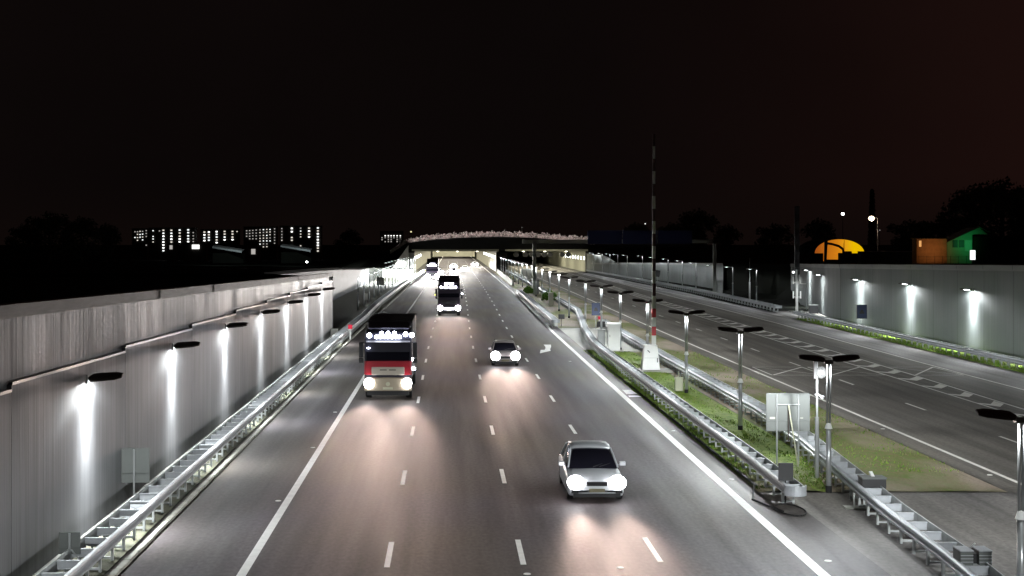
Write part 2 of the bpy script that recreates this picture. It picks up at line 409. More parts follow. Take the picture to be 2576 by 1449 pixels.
mr = MB()
strip(lambda y: 19.62+sft(y)-.09, lambda y: 19.62+sft(y)+.09, -10, 700, zP, mb=mr)
fR = lambda y: pl([(0,31.8),(85,32.25),(120,32.9),(143,33.5),(223,33.95),(370,34.5),(700,35)], y)
strip(lambda y: fR(y)-.09, lambda y: fR(y)+.09, 30, 700, zP+.004, mb=mr)
fR2 = lambda y: pl([(165,38.0),(181,37.15),(234,35.7),(330,34.8)], y)
strip(lambda y: fR2(y)-.08, lambda y: fR2(y)+.08, 178, 330, zP+.004, mb=mr)
LA = lambda y: pl([(0,27.1),(72,27.15),(100,27.35),(187,28.2),(330,30.0),(700,30.5)], y)
LB = lambda y: pl([(0,28.4),(72,28.5),(82,28.85),(107,29.2),(190,29.95),(330,31.4),(700,32)], y)
strip(lambda y: LA(y)-.07, lambda y: LA(y)+.07, 30, 600, zP, mb=mr)
strip(lambda y: LB(y)-.07, lambda y: LB(y)+.07, 30, 600, zP, mb=mr)
y = 52.6
while y < 330:
    a, b = LA(y)+.08, LB(y)-.08; wdt = b-a
    mr.quad((b,y+2.4,zP+.002),(a+wdt*.40,y+1.0,zP+.002),(a+wdt*.42,y-.2,zP+.002),(b,y+1.1,zP+.002))
    mr.quad((a+wdt*.40,y+1.0,zP+.002),(a,y+1.5,zP+.002),(a,y+1.0,zP+.002),(a+wdt*.42,y-.2,zP+.002))
    y += 4.37
y = 49.0+1.5
for k in range(-2, 24):
    yy = 70.0+12.2*k; x = 23.5+sft(yy)
    mr.quad((x-.07,yy-1.5,zP),(x+.07,yy-1.5,zP),(x+.07,yy+1.5,zP),(x-.07,yy+1.5,zP))
def line(x0, y0, x1, y1, wd=.06, z=zP+.008):
    d = math.hypot(x1-x0, y1-y0); nx, ny = -(y1-y0)/d*wd, (x1-x0)/d*wd
    mr.quad((x0-nx,y0-ny,z),(x1-nx,y1-ny,z),(x1+nx,y1+ny,z),(x0+nx,y0+ny,z))
for i, (a, b) in enumerate(((20.1,23.35),(23.75,27.15),(28.95,32.0))):
    z = zP+.008
    line(a, 92, b, 92, .05, z); line(a+.1, 86.4, b, 86.4, .05, z+.001)
    line(a+.1, 86.5, b, 91.9, .08, z+.002); line(a+.15, 91.9, b, 86.5, .04, z+.003)
    line(a, 86.4, a, 92, .05, z+.004); line(b, 86.4, b, 92, .05, z+.004)
for px, py in ((2490,1195),(2221,1079),(1910,940),(2012,1000)):
    x, y = at(px, py); mr.tube((x,y,.0),(x,y,.012),.10,.09,10)
tag(mr.build('lane_markings', M['paint_dim']), kind=st)

# kerb stones under the left barrier
kb = MB(); y = 24
while y < 384:
    x = -8.35+sft(y); kb.box((x+random.uniform(-.012,.012), y+.49, .035), (.26,.95,.10), rz=random.uniform(-.012,.012)); y += 1.0
tag(kb.build('kerb', M['kerb'], bevel=.015), kind=st)
kb = MB()
y = 47
tag(strip(lambda y: 10.33, lambda y: 10.5, 47, 106, .05).build('dark_edge', M['rubber']), kind=st)  # thin dark strip along the left edge of the median verge

# ------------------------------------------------------------------ guard rails
def rail_profile(w, s):  # closed ring (x,z) with groove; s = side sign (outer face)
    return [(0,.0),(s*w*.5,.0),(s*w,.04),(s*w,.10),(s*w*.45,.14),(s*w*.45,.17),(s*w,.21),(s*w,.27),(s*w*.7,.31),(0,.31)]
def barrier(name, label, fx, width, y0, y1, step=1.333, top=.75, matl='steel', indiv=100, capnear=False, capfar=False, flip=False):
    Y = ys(y0, y1, 3.0); x0 = fx(y0)
    t = thing(name, (x0, y0, 0), label, 'guard rail')
    def ringset(off, s, wd=.13):
        rings = []
        for y in Y:
            rings.append([(fx(y)+off+px-x0, y-y0, top-.31+pz) for px, pz in rail_profile(wd, s)])
        return rings
    MB().loft(ringset(0, -1, .05 if flip else .13)).build('back_rail' if flip else 'front_rail', M['steel_dull' if flip else matl], t)
    MB().loft(ringset(width, 1, .13 if flip else .05)).build('front_rail' if flip else 'back_rail', M[matl if flip else 'steel_dull'], t)
    n = int((y1-y0-.4)/step); bars = []; posts = []
    def barmesh(mb, x, y): 
        mb.box((x+width/2-.0, y, top-.035), (width-.03, .075, .03)); mb.box((x+width/2, y, top-.13), (width-.05, .02, .16))
        mb.box((x+width/2, y, top-.225), (width-.05, .06, .02))
    def postmesh(mb, x, y):
        for q in (.05, width-.05): mb.box((x+q, y, (top-.30)/2-.05), (.06,.10,top-.2))
        mb.box((x+width/2, y, .08), (width-.1,.08,.05)); mb.box((x+width/2, y, top-.36), (width-.1,.05,.06))
    bm0 = MB(); barmesh(bm0, 0, 0); pm0 = MB(); postmesh(pm0, 0, 0)
    b0 = p0 = None; rb = MB(); rp = MB()
    for k in range(n):
        y = .25+k*step; x = fx(y0+y)-x0
        if k < indiv:
            if b0 is None:
                b0 = bm0.build('crossbar', M[matl], t); b0.location = (x, y, 0); p0 = pm0.build('post', M['steel_dull'], t); p0.location = (x, y+step*.5, 0)
            else:
                c = b0.copy(); C.objects.link(c); c.location = (x, y, 0)
                c = p0.copy(); C.objects.link(c); c.location = (x, y+step*.5, 0)
        else: barmesh(rb, x, y); postmesh(rp, x, y+step*.5)
    if rb.v:
        tag(rb.build('crossbars', M[matl], t), kind='stuff'); tag(rp.build('posts', M['steel_dull'], t), kind='stuff')
    # rounded end cap
    for on, ye, sg in ((capnear, 0, -1), (capfar, y1-y0, 1)):
        if not on: continue
        xc = fx(y0+ye)-x0+width/2; r = width/2+.13; m = MB(); rings = []
        for i in range(13):
            a = math.pi*i/12; cx, sy = math.cos(a), math.sin(a)*sg
            rings.append([(xc+cx*(r-d), ye+sy*(r-d), top-.31+z) for d, z in ((0,0),(0,.31),(.05,.31),(.05,0))])
        m.loft(rings).build('end_cap', M[matl], t, smooth=False)
    return t
LX = lambda y: -8.72+sft(y)-0.0 if y < 150 else pl([(150,-8.62),(180,-8.7),(246,-8.2),(330,-6.9),(384,-6.4)], y)
barrier('guard_rail', 'long ladder-like double guard rail below the left metal wall', lambda y: (LX(y)-.60), .62, 24, 384, 1.26, flip=True)
# (front rail of the left barrier faces +x: swap by giving it the same profile on both sides)
AX = lambda y: pl([(43,10.42),(50,10.55),(100,10.75),(107,10.9),(123,11.75),(135,12.7),(157,14.3),(229,14.9),(300,15.3),(380,15.6)], y)
barrier('guard_rail', 'ladder-like guard rail between the traffic lanes and green median, tipped with a dark board', (lambda y: AX(y)+.12), .44, 43.2, 380, 1.31, capnear=True)
BX = lambda y: pl([(20,11.3),(31,11.8),(33.5,12.05),(40,12.4),(47,13.0),(55,13.65),(64,14.0),(94,14.15),(135,14.6)], y)
barrier('guard_rail', 'ladder-like guard rail right of the median grass, carrying two grey boxes at its near end', (lambda y: BX(y)+.12), .57, 22, 135, 1.28, capfar=True)
A2 = lambda y: pl([(135,10.1),(160,10.3),(219,10.85)], y)
barrier('guard_rail', 'short guard rail beyond the median gap, beside the cream cabinet', A2, .6, 135, 219, 1.4, capnear=True)
RX1 = lambda y: pl([(163,38.45),(200,39.2),(224,39.5),(300,38.6),(357,37.2),(372,37.0)], y)
barrier('guard_rail', 'far guard rail right of the empty carriageway, ending at the dark side opening', RX1, .6, 163.5, 372, 2.0, top=.8, capnear=True)
RX2 = lambda y: pl([(60,36.25),(88,36.55),(119,37.0),(151,37.6)], y)
barrier('guard_rail', 'guard rail on a grass strip below the right retaining wall', RX2, .5, 62, 151, 1.33, capfar=True)

# concrete traffic barrier by the tunnel mouth
def jersey(x, y, name_label, n, fx):
    t = thing('concrete_barrier', (fx(y), y, 0), name_label, 'concrete barrier')
    for k in range(n):
        ya = y+k*8; m = MB(); xo = fx(y); rings = []
        for yy in (ya+.1, ya+7.9):
            xx = fx(yy)-xo
            rings.append([(xx+px, yy-y, pz) for px, pz in ((-.3,0),(-.3,.08),(-.14,.3),(-.09,.95),(.09,.95),(.14,.3),(.3,.08),(.3,0))])
        m.loft(rings).build('segment', M['slab'], t)
    return t
jersey(0, 262, 'row of pale concrete barrier blocks at the tunnel mouth, right of the lit lanes', 14, lambda y: pl([(262,12.15),(300,12.6),(410,13.5)], y))
jersey(0, 280, 'row of pale concrete barrier blocks deeper in the median, left of the right tunnel tube', 8, lambda y: pl([(280,15.9),(380,17.0)], y))

# ------------------------------------------------------------------ left steel wall
t = thing('retaining_wall', (-10.15, 20, 0), 'tall grey metal-clad wall along the left side of the motorway', 'wall')
ox, oy = -10.15, 20
xw = -10.15
joints = [20.9+11.5*i for i in range(9)]+[122.4]
joints = [9.4, 20.9]+[32.4+11.4*i for i in range(8)]+[122.4]
for i in range(len(joints)-1):
    a, b = joints[i], joints[i+1]
    m = MB(); h0, h1 = 4.96, 4.80
    for (x0, x1, zb0, zb1, zt0, zt1) in ((-.02,-.13, -.05,-.05, h0, h1),):
        m.add([(x0,a-oy,zb0),(x0,b-oy-.03,zb1),(x0,b-oy-.03,zt1),(x0,a-oy,zt0),(x1,a-oy,zb0),(x1,b-oy-.03,zb1),(x1,b-oy-.03,zt1),(x1,a-oy,zt0)],
              [(0,1,2,3),(7,6,5,4),(3,2,6,7),(0,3,7,4),(1,5,6,2)])
    m.build('lower_panel', M['wall_l'], t)
    m = MB(); m.add([(.0,a-oy,h0),(.0,b-oy-.04,h1),(.0,b-oy-.04,h1+.07),(.0,a-oy,h0+.07),(-.13,a-oy,h0+.07),(-.13,b-oy-.04,h1+.07)], [(0,1,2,3),(3,2,5,4)])
    m.build('flashing', M['seam'], t)
m = MB(); Y = ys(9.4, 122.4, 5.65)
vs = []
for y in Y: vs += [(-.135,y-oy,4.3),(-.135,y-oy,GL(y)-.30)]
m.add(vs, [(2*i,2*i+2,2*i+3,2*i+1) for i in range(len(Y)-1)])
e = 122.4-oy
m.add([(-.0,e,-.05),(-.0,e,5.3),(-.5,e,5.3),(-.5,e,-.05)], [(0,1,2,3)])
m.build('upper_panel', M['wall_l'], t)
m = MB()
for a, b in zip(Y, Y[1:]):
    z0, z1 = GL(a), GL(b); o_ = random.choice((0,.0,.02))
    m.add([(o_,a-oy,z0-.32),(o_,b-oy-.03,z1-.32),(o_,b-oy-.03,z1),(o_,a-oy,z0),(-.45,a-oy,z0),(-.45,b-oy-.03,z1),(-.45,a-oy,z0-.4),(-.45,b-oy-.03,z1-.4)], [(0,1,2,3),(3,2,5,4),(4,5,7,6)])
m.build('coping', M['cope'], t)
m = MB().box((.09, 51, .05), (.18, 102.5, .22)); m.build('plinth', M['conc'], t)
m = MB()
for k in range(22):
    z = .5+k*.0; 
for i in range(1, 9): pass
pass

# setback wall beyond the opening; shade and glare put into the panel colours
t = thing('retaining_wall', (-16.3, 123, 0), 'set-back grey wall beyond the opening on the left, its bright lit stretch near the tunnel put into the colour', 'wall')
Y = ys(123, 383, 6.5); m = MB(); m2 = MB(); vs = []; v2 = []
for y in Y:
    vs += [(XL(y)+16.5, y-123, -.05), (XL(y)+16.5, y-123, GLx(y)+.05)]
    v2 += [(XL(y)+16.53, y-123, GLx(y)-.22), (XL(y)+16.53, y-123, GLx(y)+.1), (XL(y)+16.1, y-123, GLx(y)+.1)]
m.add(vs, [(2*i,2*i+2,2*i+3,2*i+1) for i in range(len(Y)-1)])
kf = [i for i in range(len(Y)-1)]
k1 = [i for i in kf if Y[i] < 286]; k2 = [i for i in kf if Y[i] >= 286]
md = MB(); md.add(vs, [(2*i,2*i+2,2*i+3,2*i+1) for i in k1]); md.build('wall_face', mat('blue grey panels shaded copy', (.045,.05,.07), .6, var=.1, vs=.3), t)
md = MB(); md.add(vs, [(2*i,2*i+2,2*i+3,2*i+1) for i in k2]); md.build('wall_face', mat('white panels lit copy', (.74,.75,.78), .45, var=.08, vs=.3), t)
m2.add(v2, [(3*i,3*i+3,3*i+4,3*i+1) for i in range(len(Y)-1)]+[(3*i+1,3*i+4,3*i+5,3*i+2) for i in range(len(Y)-1)])
m2.build('coping', M['soil'], t)

# right walls
def rwall(label, y0, y1, xf, topf, matn):
    t = thing('retaining_wall', (xf(y0), y0, 0), label, 'wall'); xo = xf(y0)
    Y = ys(y0, y1, 5.5); m = MB(); vs = []
    for i in range(len(Y)-1):
        a, b = Y[i], Y[i+1]-.03; o_ = .0
        xa, xb = xf(a)-xo, xf(b)-xo
        m.add([(xa,a-y0,-.05),(xb,b-y0,-.05),(xb,b-y0,topf(b)-.3),(xa,a-y0,topf(a)-.3)], [(3,2,1,0)])
        m.add([(xb,b-y0,-.05),(xb+.06,b-y0,-.05),(xb+.06,b-y0,topf(b)-.3),(xb,b-y0,topf(b)-.3)], [(0,1,2,3)])
    m.build('panel_face', M[matn], t)
    m = MB()
    for i in range(len(Y)-1):
        a, b = Y[i], Y[i+1]-.04; xa, xb = xf(a)-xo, xf(b)-xo
        m.add([(xa-.08,a-y0,topf(a)-.42),(xb-.08,b-y0,topf(b)-.42),(xb-.08,b-y0,topf(b)),(xa-.08,a-y0,topf(a)),(xa+.4,a-y0,topf(a)),(xb+.4,b-y0,topf(b)),(xa+.02,a-y0,topf(a)-.42),(xb+.02,b-y0,topf(b)-.42)], [(3,2,1,0),(4,5,2,3),(0,1,7,6)])
    m.build('coping', M['cope_r'], t)
    return t
TR = lambda y: 8.08-.0147*y
rwall('wide grey retaining wall with three wall lamps on the right', 55, 142, lambda y: 40.0, TR, 'wall_r')
rwall('angled left end of the right retaining wall, beside the dark opening', 142.1, 195, lambda y: pl([(142,40.0),(158,42.5),(175,45.4),(195,48.0)], y), TR, 'wall_r')
rwall('far lamp-lit grey wall behind the row of right-hand lamp posts', 238, 384, lambda y: pl([(238,47.0),(270,46.2),(320,43.5),(384,38.6)], y), lambda y: pl([(238,4.65),(385,2.5)], y), 'wall_r')
# far end higher wall piece near the portal
rwall('taller wall piece joined to the right tunnel portal', 352, 384.2, lambda y: pl([(352,42.0),(384.2,38.3)], y), lambda y: pl([(352,3.1),(364,4.7),(385,4.95)], y), 'wall_r')

# dark embankment at the side opening
e = MB(); e.add([(46.5,199,0),(46.9,236,0),(62,199,5.0),(62,236,4.5),(46.6,176,.02),(49.5,196,3.2),(58,196,5.1)], [(0,2,3,1),(4,5,0),(5,2,0),(5,6,2)])
tag(e.build('embankment', M['soil']), kind=st)

# ------------------------------------------------------------------ lamp heads
def head_mesh(name, parent, loc, side, L=.88, wd=.36, up=.10, matl='head', pitch=0):
    """flat leaf-shaped street lamp head, from loc outward along side*x"""
    m = MB(); prof = [(0,.30,.05),(.10,.95,.06),(.3,1.0,.07),(.80,.92,.06),(.97,.62,.045),(1,.50,.03)]
    rings = []
    for t_, k, th in prof:
        x = side*t_*L; z = up*t_
        hw = wd*.5*k
        rings.append([(x,-hw,z),(x,-hw*.8,z+th*.7),(x,0,z+th),(x,hw*.8,z+th*.7),(x,hw,z),(x,hw*.8,z-.02),(x,-hw*.8,z-.02)])
    if side < 0: rings = rings[::-1]
    m.loft(rings); h = m.build(name, M[matl], parent, loc=loc); h.rotation_euler = (pitch, 0, 0)
    l = MB(); x = side*L*.45; z = up*.45-.028
    l.box((x,0,z),(L*.42,wd*.5,.012), ry=-side*math.atan(up/L))
    l.build('lens', M['led'], h)
    return h
def twin_post(y_, x_, label, power, two=True):
    t = thing('lamp_post', (x_, y_, 0), label, 'lamp post', 'twin-headed lamp posts along the median')
    MB().tube((0,0,0),(0,0,2.15),.095,.085,12).build('lower_pole', M['post'], t, smooth=True)
    MB().tube((0,0,-.02),(0,0,.24),.105,.105,12).build('base_sleeve', M['rubber'], t)
    MB().tube((0,0,2.12),(0,0,2.30),.13,.075,12).build('collar', M['white'], t)
    m = MB().tube((-.045,0,2.3),(-.045,0,4.28),.035,.035,8); m.tube((.045,0,2.3),(.045,0,4.28),.035,.035,8); m.build('upper_pole', M['post'], t, smooth=True)
    MB().box((0,0,4.33),(.28,.16,.12)).build('bracket', M['head'], t)
    for s in (-1, 1): head_mesh('lamp_head', t, (s*.12,0,4.40), s, wd=.44, pitch=R(21))
    for s in ((-1, 1) if two else (0,)):
        put_light(lamp_light(power if two else power*2), (s*.52, -.0 if two else -.15, 4.33), t, (0, -s*R(9), 0))
    register(t)
    return t
MX = [12.73,12.57,12.8,13.0,13.02,13.1,13.3,13.4,13.1,13.2,13.2,13.2,13.3]
ORD = ['nearest','second','third','fourth','fifth','sixth','seventh','eighth','ninth','tenth','eleventh','twelfth','thirteenth','fourteenth','fifteenth','sixteenth','seventeenth','eighteenth','nineteenth','twentieth','twenty-first','twenty-second','twenty-third','twenty-fourth','twenty-fifth']
near = twin_post(31, 12.76, 'nearest twin-headed median lamp post, cut by the right edge of the picture', P_ST)
far_p = None
LBL = {1:'twin-headed lamp post beside the big grey sign back in the median', 2:'twin-headed lamp post between the cream box and the big sign back', 3:'twin-headed lamp post just in front of the small cream box on a post',
       4:'twin-headed lamp post standing against the red and white boom', 5:'twin-headed lamp post at the right side of the white cabinet'}
for k in range(1, 23):
    y = 31+15*k; x = MX[k] if k < len(MX) else 13.35+sft(y)*.3
    lab = LBL.get(k, 'twin-headed median lamp post, %s from the front' % ORD[k])
    if k < 9: dup(near, (x, y, 0), lab)
    elif far_p is None: far_p = twin_post(y, x, lab, P_ST, two=False)
    else: dup(far_p, (x, y, 0), lab)
# a light from the post that stands just before the frame
pre = dup(near, (12.8, 16, 0), 'twin-headed median lamp post just outside the frame, before the nearest one')

# left wall lamps
def wall_lamp(x_, y_, z_, side, label, grp, power):
    t = thing('wall_lamp', (x_, y_, z_), label, 'wall lamp', grp)
    MB().box((side*.03,0,-.02),(.06,.18,.24)).build('wall_plate', M['steel_dull'], t)
    MB().tube((0,0,0),(side*.24,0,.02),.03,.03,8).build('arm', M['steel_dull'], t)
    head_mesh('lamp_head', t, (side*.08,0,.0), side, L=.95, wd=.44, up=.09, pitch=R(26) if side > 0 else R(-8))
    put_light(lamp_light(power*1.25, key='wall'), (side*.42,0,-.05), t)
    register(t); return t
wl = None; names = ['nearest visible','second','third','fourth','fifth','sixth','seventh']
for k in range(-1, 7):
    y = 39.0+12.12*k
    lab = 'wall lamp on the left metal wall, %s from the front' % names[k] if k >= 0 else 'wall lamp on the left metal wall just outside the frame'
    if wl is None: wl = wall_lamp(-10.15, y, 4.47, 1, lab, 'lamps on the left metal wall', P_ST)
    else: dup(wl, (-10.15, y, 4.47), lab)
# right wall lamps
RW = [(-1,91.5,4.6),(0,106,4.62),(1,120.4,4.6),(2,135,4.6),(3,158,4.5),(4,174,4.7)]
wr = None; nm = ['rightmost','second from the right','third from the right','fourth from the right','leftmost']
for k, y, z in RW:
    xx = pl([(142,40.0),(158,42.5),(175,45.4),(195,48.0)], y)
    lab = 'wall lamp on the right retaining wall, %s' % nm[k] if k >= 0 else 'wall lamp on the right retaining wall just outside the frame'
    if wr is None: wr = wall_lamp(xx, y, z, -1, lab, 'lamps on the right retaining wall', P_ST*1.0)
    else: dup(wr, (xx, y, z), lab)

# single-arm posts: left far row and right far row
def arm_post(x_, y_, z_, side, label, grp, power, arm=1.0, h=4.4):
    t = thing('lamp_post', (x_, y_, z_), label, 'lamp post', grp)
    MB().tube((0,0,-.5),(0,0,2.1),.085,.075,10).build('lower_pole', M['post'], t, smooth=True)
    MB().tube((0,0,2.08),(0,0,2.25),.12,.07,10).build('collar', M['white'], t)
    MB().tube((0,0,2.2),(0,0,h-.03),.06,.05,10).build('upper_pole', M['post'], t, smooth=True)
    MB().tube((0,0,h),(side*(arm-.4),0,h+.03),.03,.03,8).build('arm', M['post'], t)
    head_mesh('lamp_head', t, (side*(arm-.45),0,h+.02), side, L=.8, wd=.34, up=.02, matl='post')
    put_light(lamp_light(power), (side*(arm-.15)*.35,0,h-.05), t)
    register(t); return t
lp = lp2 = None; idx = 0
for k in range(18):
    y = 167.7+12.12*k; x = pl([(167,-10.9),(240,-10.9),(300,-10.4),(385,-8.6)], y)
    if y > 380: break
    lab = 'single-arm lamp post on the left beyond the metal wall, %s from the front' % ORD[k]
    if k < 9:
        if lp is None: lp = arm_post(x, y, 0, 1, lab, 'lamp posts before the tunnel on the left', P_ST*.22, h=4.05)
        else: dup(lp, (x, y, 0), lab)
    else:
        if lp2 is None: lp2 = arm_post(x, y, 0, -1, lab, 'lamp posts before the tunnel on the left', P_ST*17, h=4.05, arm=1.9)
        else: dup(lp2, (x, y, 0), lab)
rp = None
RPX = {0:42.3,1:42.1,2:42.1,3:42.0,4:42.2,5:42.0,6:41.7,7:41.3,8:40,9:39.7,10:39.6,11:39.4,12:38.6}
for k in range(13):
    y = 191+15*k; z = pl([(191,0),(221,.05),(296,.75),(385,.8)], y)
    lab = 'single-arm lamp post on the right before the far wall, %s from the front' % ORD[k]
    if rp is None: rp = arm_post(RPX[k], y, z, -1, lab, 'lamp posts along the far right wall', P_ST*.45, h=4.5)
    else: dup(rp, (RPX[k], y, z), lab)

# ------------------------------------------------------------------ tunnel portal
PY = 385.0
tp = thing('tunnel_portal', (14, PY, 0), 'wide concrete tunnel entrance with a dark fascia and two lit tubes', 'tunnel')
def rel(m, name, matl, parent=tp): return m.build(name, matl, parent)
YE = 786-PY
LB0, LB1, RB0, RB1, ZC = -9.4, 13.2, 16.4, 37.9, 5.65
m = MB()   # inner walls and ceilings (quads facing in)
def sh(y): return sft(y+PY)-sft(PY)
Yt = ys(0, YE, 40)
def tubewall(mb, x, flip, z0=-.05, z1=ZC):
    vs = []
    for y in Yt: vs += [(x-14+sh(y), y, z0), (x-14+sh(y), y, z1)]
    mb.add(vs, [((2*i,2*i+1,2*i+3,2*i+2) if flip else (2*i,2*i+2,2*i+3,2*i+1)) for i in range(len(Yt)-1)])
for x, f in ((LB0, 0), (LB1, 1), (RB0, 0), (RB1, 1)): tubewall(m, x, f)
rel(m, 'tube_wall', M['tunnel'])
m = MB()
for a, b in ((LB0, LB1), (RB0, RB1)):
    vs = []
    for y in Yt: vs += [(a-14+sh(y), y, ZC), (b-14+sh(y), y, ZC)]
    m.add(vs, [(2*i,2*i+1,2*i+3,2*i+2) for i in range(len(Yt)-1)])
rel(m, 'ceiling', M['conc'])
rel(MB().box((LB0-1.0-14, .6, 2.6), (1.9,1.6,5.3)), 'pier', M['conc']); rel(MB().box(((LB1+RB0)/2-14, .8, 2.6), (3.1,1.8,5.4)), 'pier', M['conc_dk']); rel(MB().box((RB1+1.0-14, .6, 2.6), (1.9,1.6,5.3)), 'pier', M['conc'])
rel(MB().box((2, YE+.5, 2.6), (60,1,5.6)), 'end_wall', M['tunnel'])
# fascia with arched top
m = MB(); top = []; n = 24
xa, xb = -11.5, 39.5
def arch(x):
    t = (x-xa)/(xb-xa); return 8.35+2.0*math.sin(math.pi*min(1, max(0, t)))**.75 - .35*t
vs = []
for i in range(n+1):
    x = xa+(xb-xa)*i/n
    vs += [(x-14, 0, ZC+.02), (x-14, 0, arch(x)-.55), (x-14, 2.2, arch(x)-.55), (x-14, 2.2, ZC+.02)]
for i in range(n):
    for j in range(4): m.add([vs[4*i+j], vs[4*i+4+j], vs[4*i+4+(j+1)%4], vs[4*i+(j+1)%4]], [(0,1,2,3)])
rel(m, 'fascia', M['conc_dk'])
m = MB()
for i in range(60):
    x = LB0+.4+(LB1-LB0-.8)*0
m.box(((LB0+LB1)/2-14, -.12, ZC+.28), (LB1-LB0+1.4, .2, .52)); m.box(((RB0+RB1)/2-14, -.12, ZC+.28), (RB1-RB0+1.4, .2, .52))
rel(m, 'lintel', M['tunnel'])
# tunnel lamps
m0 = MB().box((0,0,0),(.12,.55,.85)); w0 = None
for (x, s, zz) in ((LB1, -1, 3.95), (RB1, -1, 3.7), (LB0, 1, 3.8)):
    for k in range(9 if s < 0 else 5):
        y = 6+k*17.0
        if x == RB1: y = -0+k*9.0+3
        if w0 is None: w0 = m0.build('wall_light', M['led'], tp); o = w0
        else: o = w0.copy(); C.objects.link(o)
        o.location = (x-14+s*.08+sh(y), y, zz)
m0 = MB().box((0,0,0),(.5,2.2,.10)); c0 = None
for x in (-3, 2.5, 8, 21, 27, 33):
    for k in range(7):
        y = 5+k*22
        if c0 is None: c0 = m0.build('ceiling_light', mat('warm tunnel lens', (.8,.8,.7), .4, emit=(1,.95,.75), es=14), tp); o = c0
        else: o = c0.copy(); C.objects.link(o)
        o.location = (x-14+sh(y), y, ZC-.08)
def area(power, loc, sx, sy, col, rot=(0,0,0), parent=None, name='tunnel_light'):
    l = bpy.data.lights.new(name, 'AREA'); l.shape = 'RECTANGLE'; l.size = sx; l.size_y = sy; l.energy = power; l.color = col
    return put_light(l, loc, parent, rot, name)
for k in range(9): area(5000, (1.5-14, 14+k*34, ZC-.2), 16, 22, (1,.93,.78), parent=tp)
area(16000, (2-14, YE-30, 4.6), 18, 1.5, (1,.93,.74), rot=(R(80),0,0), parent=tp)  # extra light without a fixture, added to brighten the end wall
for k in range(3): area(3200, (27-14, 14+k*30, ZC-.2), 14, 20, (1,.95,.74), parent=tp)
area(500, (27-14, -8, 6.2), 16, 4, (1,.95,.74), rot=(R(35),0,0), parent=tp)
# jet fans under the right lintel, each a part
f0 = None
for i, x in enumerate((18.8, 21.4, 23.2, 24.9, 26.6, 28.2, 31.6, 33.3)):
    if f0 is None:
        m = MB(); rings = []
        for yy, r in ((0,.5),(.0,.66),(.25,.70),(2.2,.70),(2.4,.62),(2.4,.45)):
            rings.append([(r*math.cos(a*math.pi/8), yy, r*math.sin(a*math.pi/8)) for a in range(16)])
        m.loft(rings); m.box((0,1.2,.72),(.2,.3,.25)); f0 = m.build('jet_fan', M['dark'], tp); o = f0
    else: o = f0.copy(); C.objects.link(o)
    o.location = (x-14, .5, ZC-.92)
# mound over the tunnel
m = MB(); rowsm = [(0,.0),(6,.3),(20,.4),(420,-5)]
cols = [(-34,1.0),(-22,4.0),(-13,7.2)]+[(xa+1+(xb-xa-2)*i/14, None) for i in range(15)]+[(42,7.0),(52,3.5),(64,1.2)]
vs = []
for yy, dz in rowsm:
    for x, z in cols:
        zz = arch(x)-.6 if z is None else z
        vs.append((x, PY+1.2+yy+(0 if z is None else 0), max(-9, zz+dz*(1 if z is None else .3))))
nc = len(cols)
m.add(vs, [(k*nc+i, k*nc+i+1, (k+1)*nc+i+1, (k+1)*nc+i) for k in range(len(rowsm)-1) for i in range(nc-1)])
fr = [(x, PY+1.2, (arch(x)-.6 if z is None else z)) for x, z in cols]
for a, b in zip(fr, fr[1:]):
    if b[0] <= xa+1.1 or a[0] >= xb-1.1: m.add([a, b, (b[0], b[1]-3, -.5), (a[0], a[1]-3, -.5)], [(3,2,1,0)])
tag(m.build('hill', M['soil']), kind='structure')
# shrubs along the portal roof, lit by added floodlights on the parapet
hb = MB()
for i in range(8200):
    x = xa-2.2+(xb-xa+3.4)*random.random(); t = (x-xa)/(xb-xa)
    big = 1.55 if t > .9 else (1.25 if t > .05 else .9)
    cl = .35*math.sin(x*1.7)+.3*math.sin(x*4.1+1)+.15*math.sin(x*9)
    z = arch(x)-.55+random.random()**1.2*(1.15+.45*cl)*big; y = PY+.5+random.random()*1.3; r = random.uniform(.07,.19)
    a, b = random.random()*6.3, random.uniform(-.9,.9)
    ux, uy, uz = math.cos(a)*r, math.sin(a)*r*.4, r*b; vx, vz = -uz*.8, r*.9
    hb.mi = random.randrange(3)
    hb.add([(x-ux,y-uy,z-uz),(x+vx,y,z-vz*.3),(x+ux,y+uy,z+uz),(x-vx,y+.05,z+vz)], [(0,1,2,3)])
for i in range(500):
    u = random.random(); x = -11.5-4.6*u; z = 8.0-3.0*u+random.random()*1.0; r = random.uniform(.1,.2)
    hb.mi = random.randrange(3); hb.add([(x-r,PY+.4,z),(x,PY+.3,z-r),(x+r,PY+.5,z),(x,PY+.4,z+r)], [(0,1,2,3)])
tag(hb.build('shrubs', [mat('shrub leaf pink grey', (.34,.26,.25), .8), mat('shrub leaf grey', (.28,.27,.25), .8), mat('shrub leaf dark', (.12,.10,.09), .8)]),
    'bumpy band of lit pinkish grey shrubs along the roof edge of the tunnel', 'shrubs', kind='stuff')
fl = None  # floodlights are made up, added to brighten the shrub band
for i in range(17):
    x = -9.5+2.95*i
    if fl is None:
        fl = thing('added_floodlight', (x, PY-.1, arch(x)-.62), 'small added floodlight on the tunnel parapet to brighten the shrubs', 'floodlight', 'added floodlights along the tunnel parapet')
        MB().box((0,-1.5,.28),(.4,.18,.10)).build('housing', M['dark'], fl); MB().tube((0,.1,.0),(0,-1.42,.26),.03,.03,6).build('bracket', M['dark'], fl)
        l = bpy.data.lights.new('added_flood', 'SPOT'); l.energy = 650; l.spot_size = R(104); l.spot_blend = .8; l.color = (1,.90,.88); l.shadow_soft_size = .2
        put_light(l, (0,-1.6,.42), fl, (R(118),0,0), 'added_flood'); register(fl)
    else: dup(fl, (x, PY-.1, arch(x)-.62), 'small added floodlight on the tunnel parapet to brighten the shrubs')

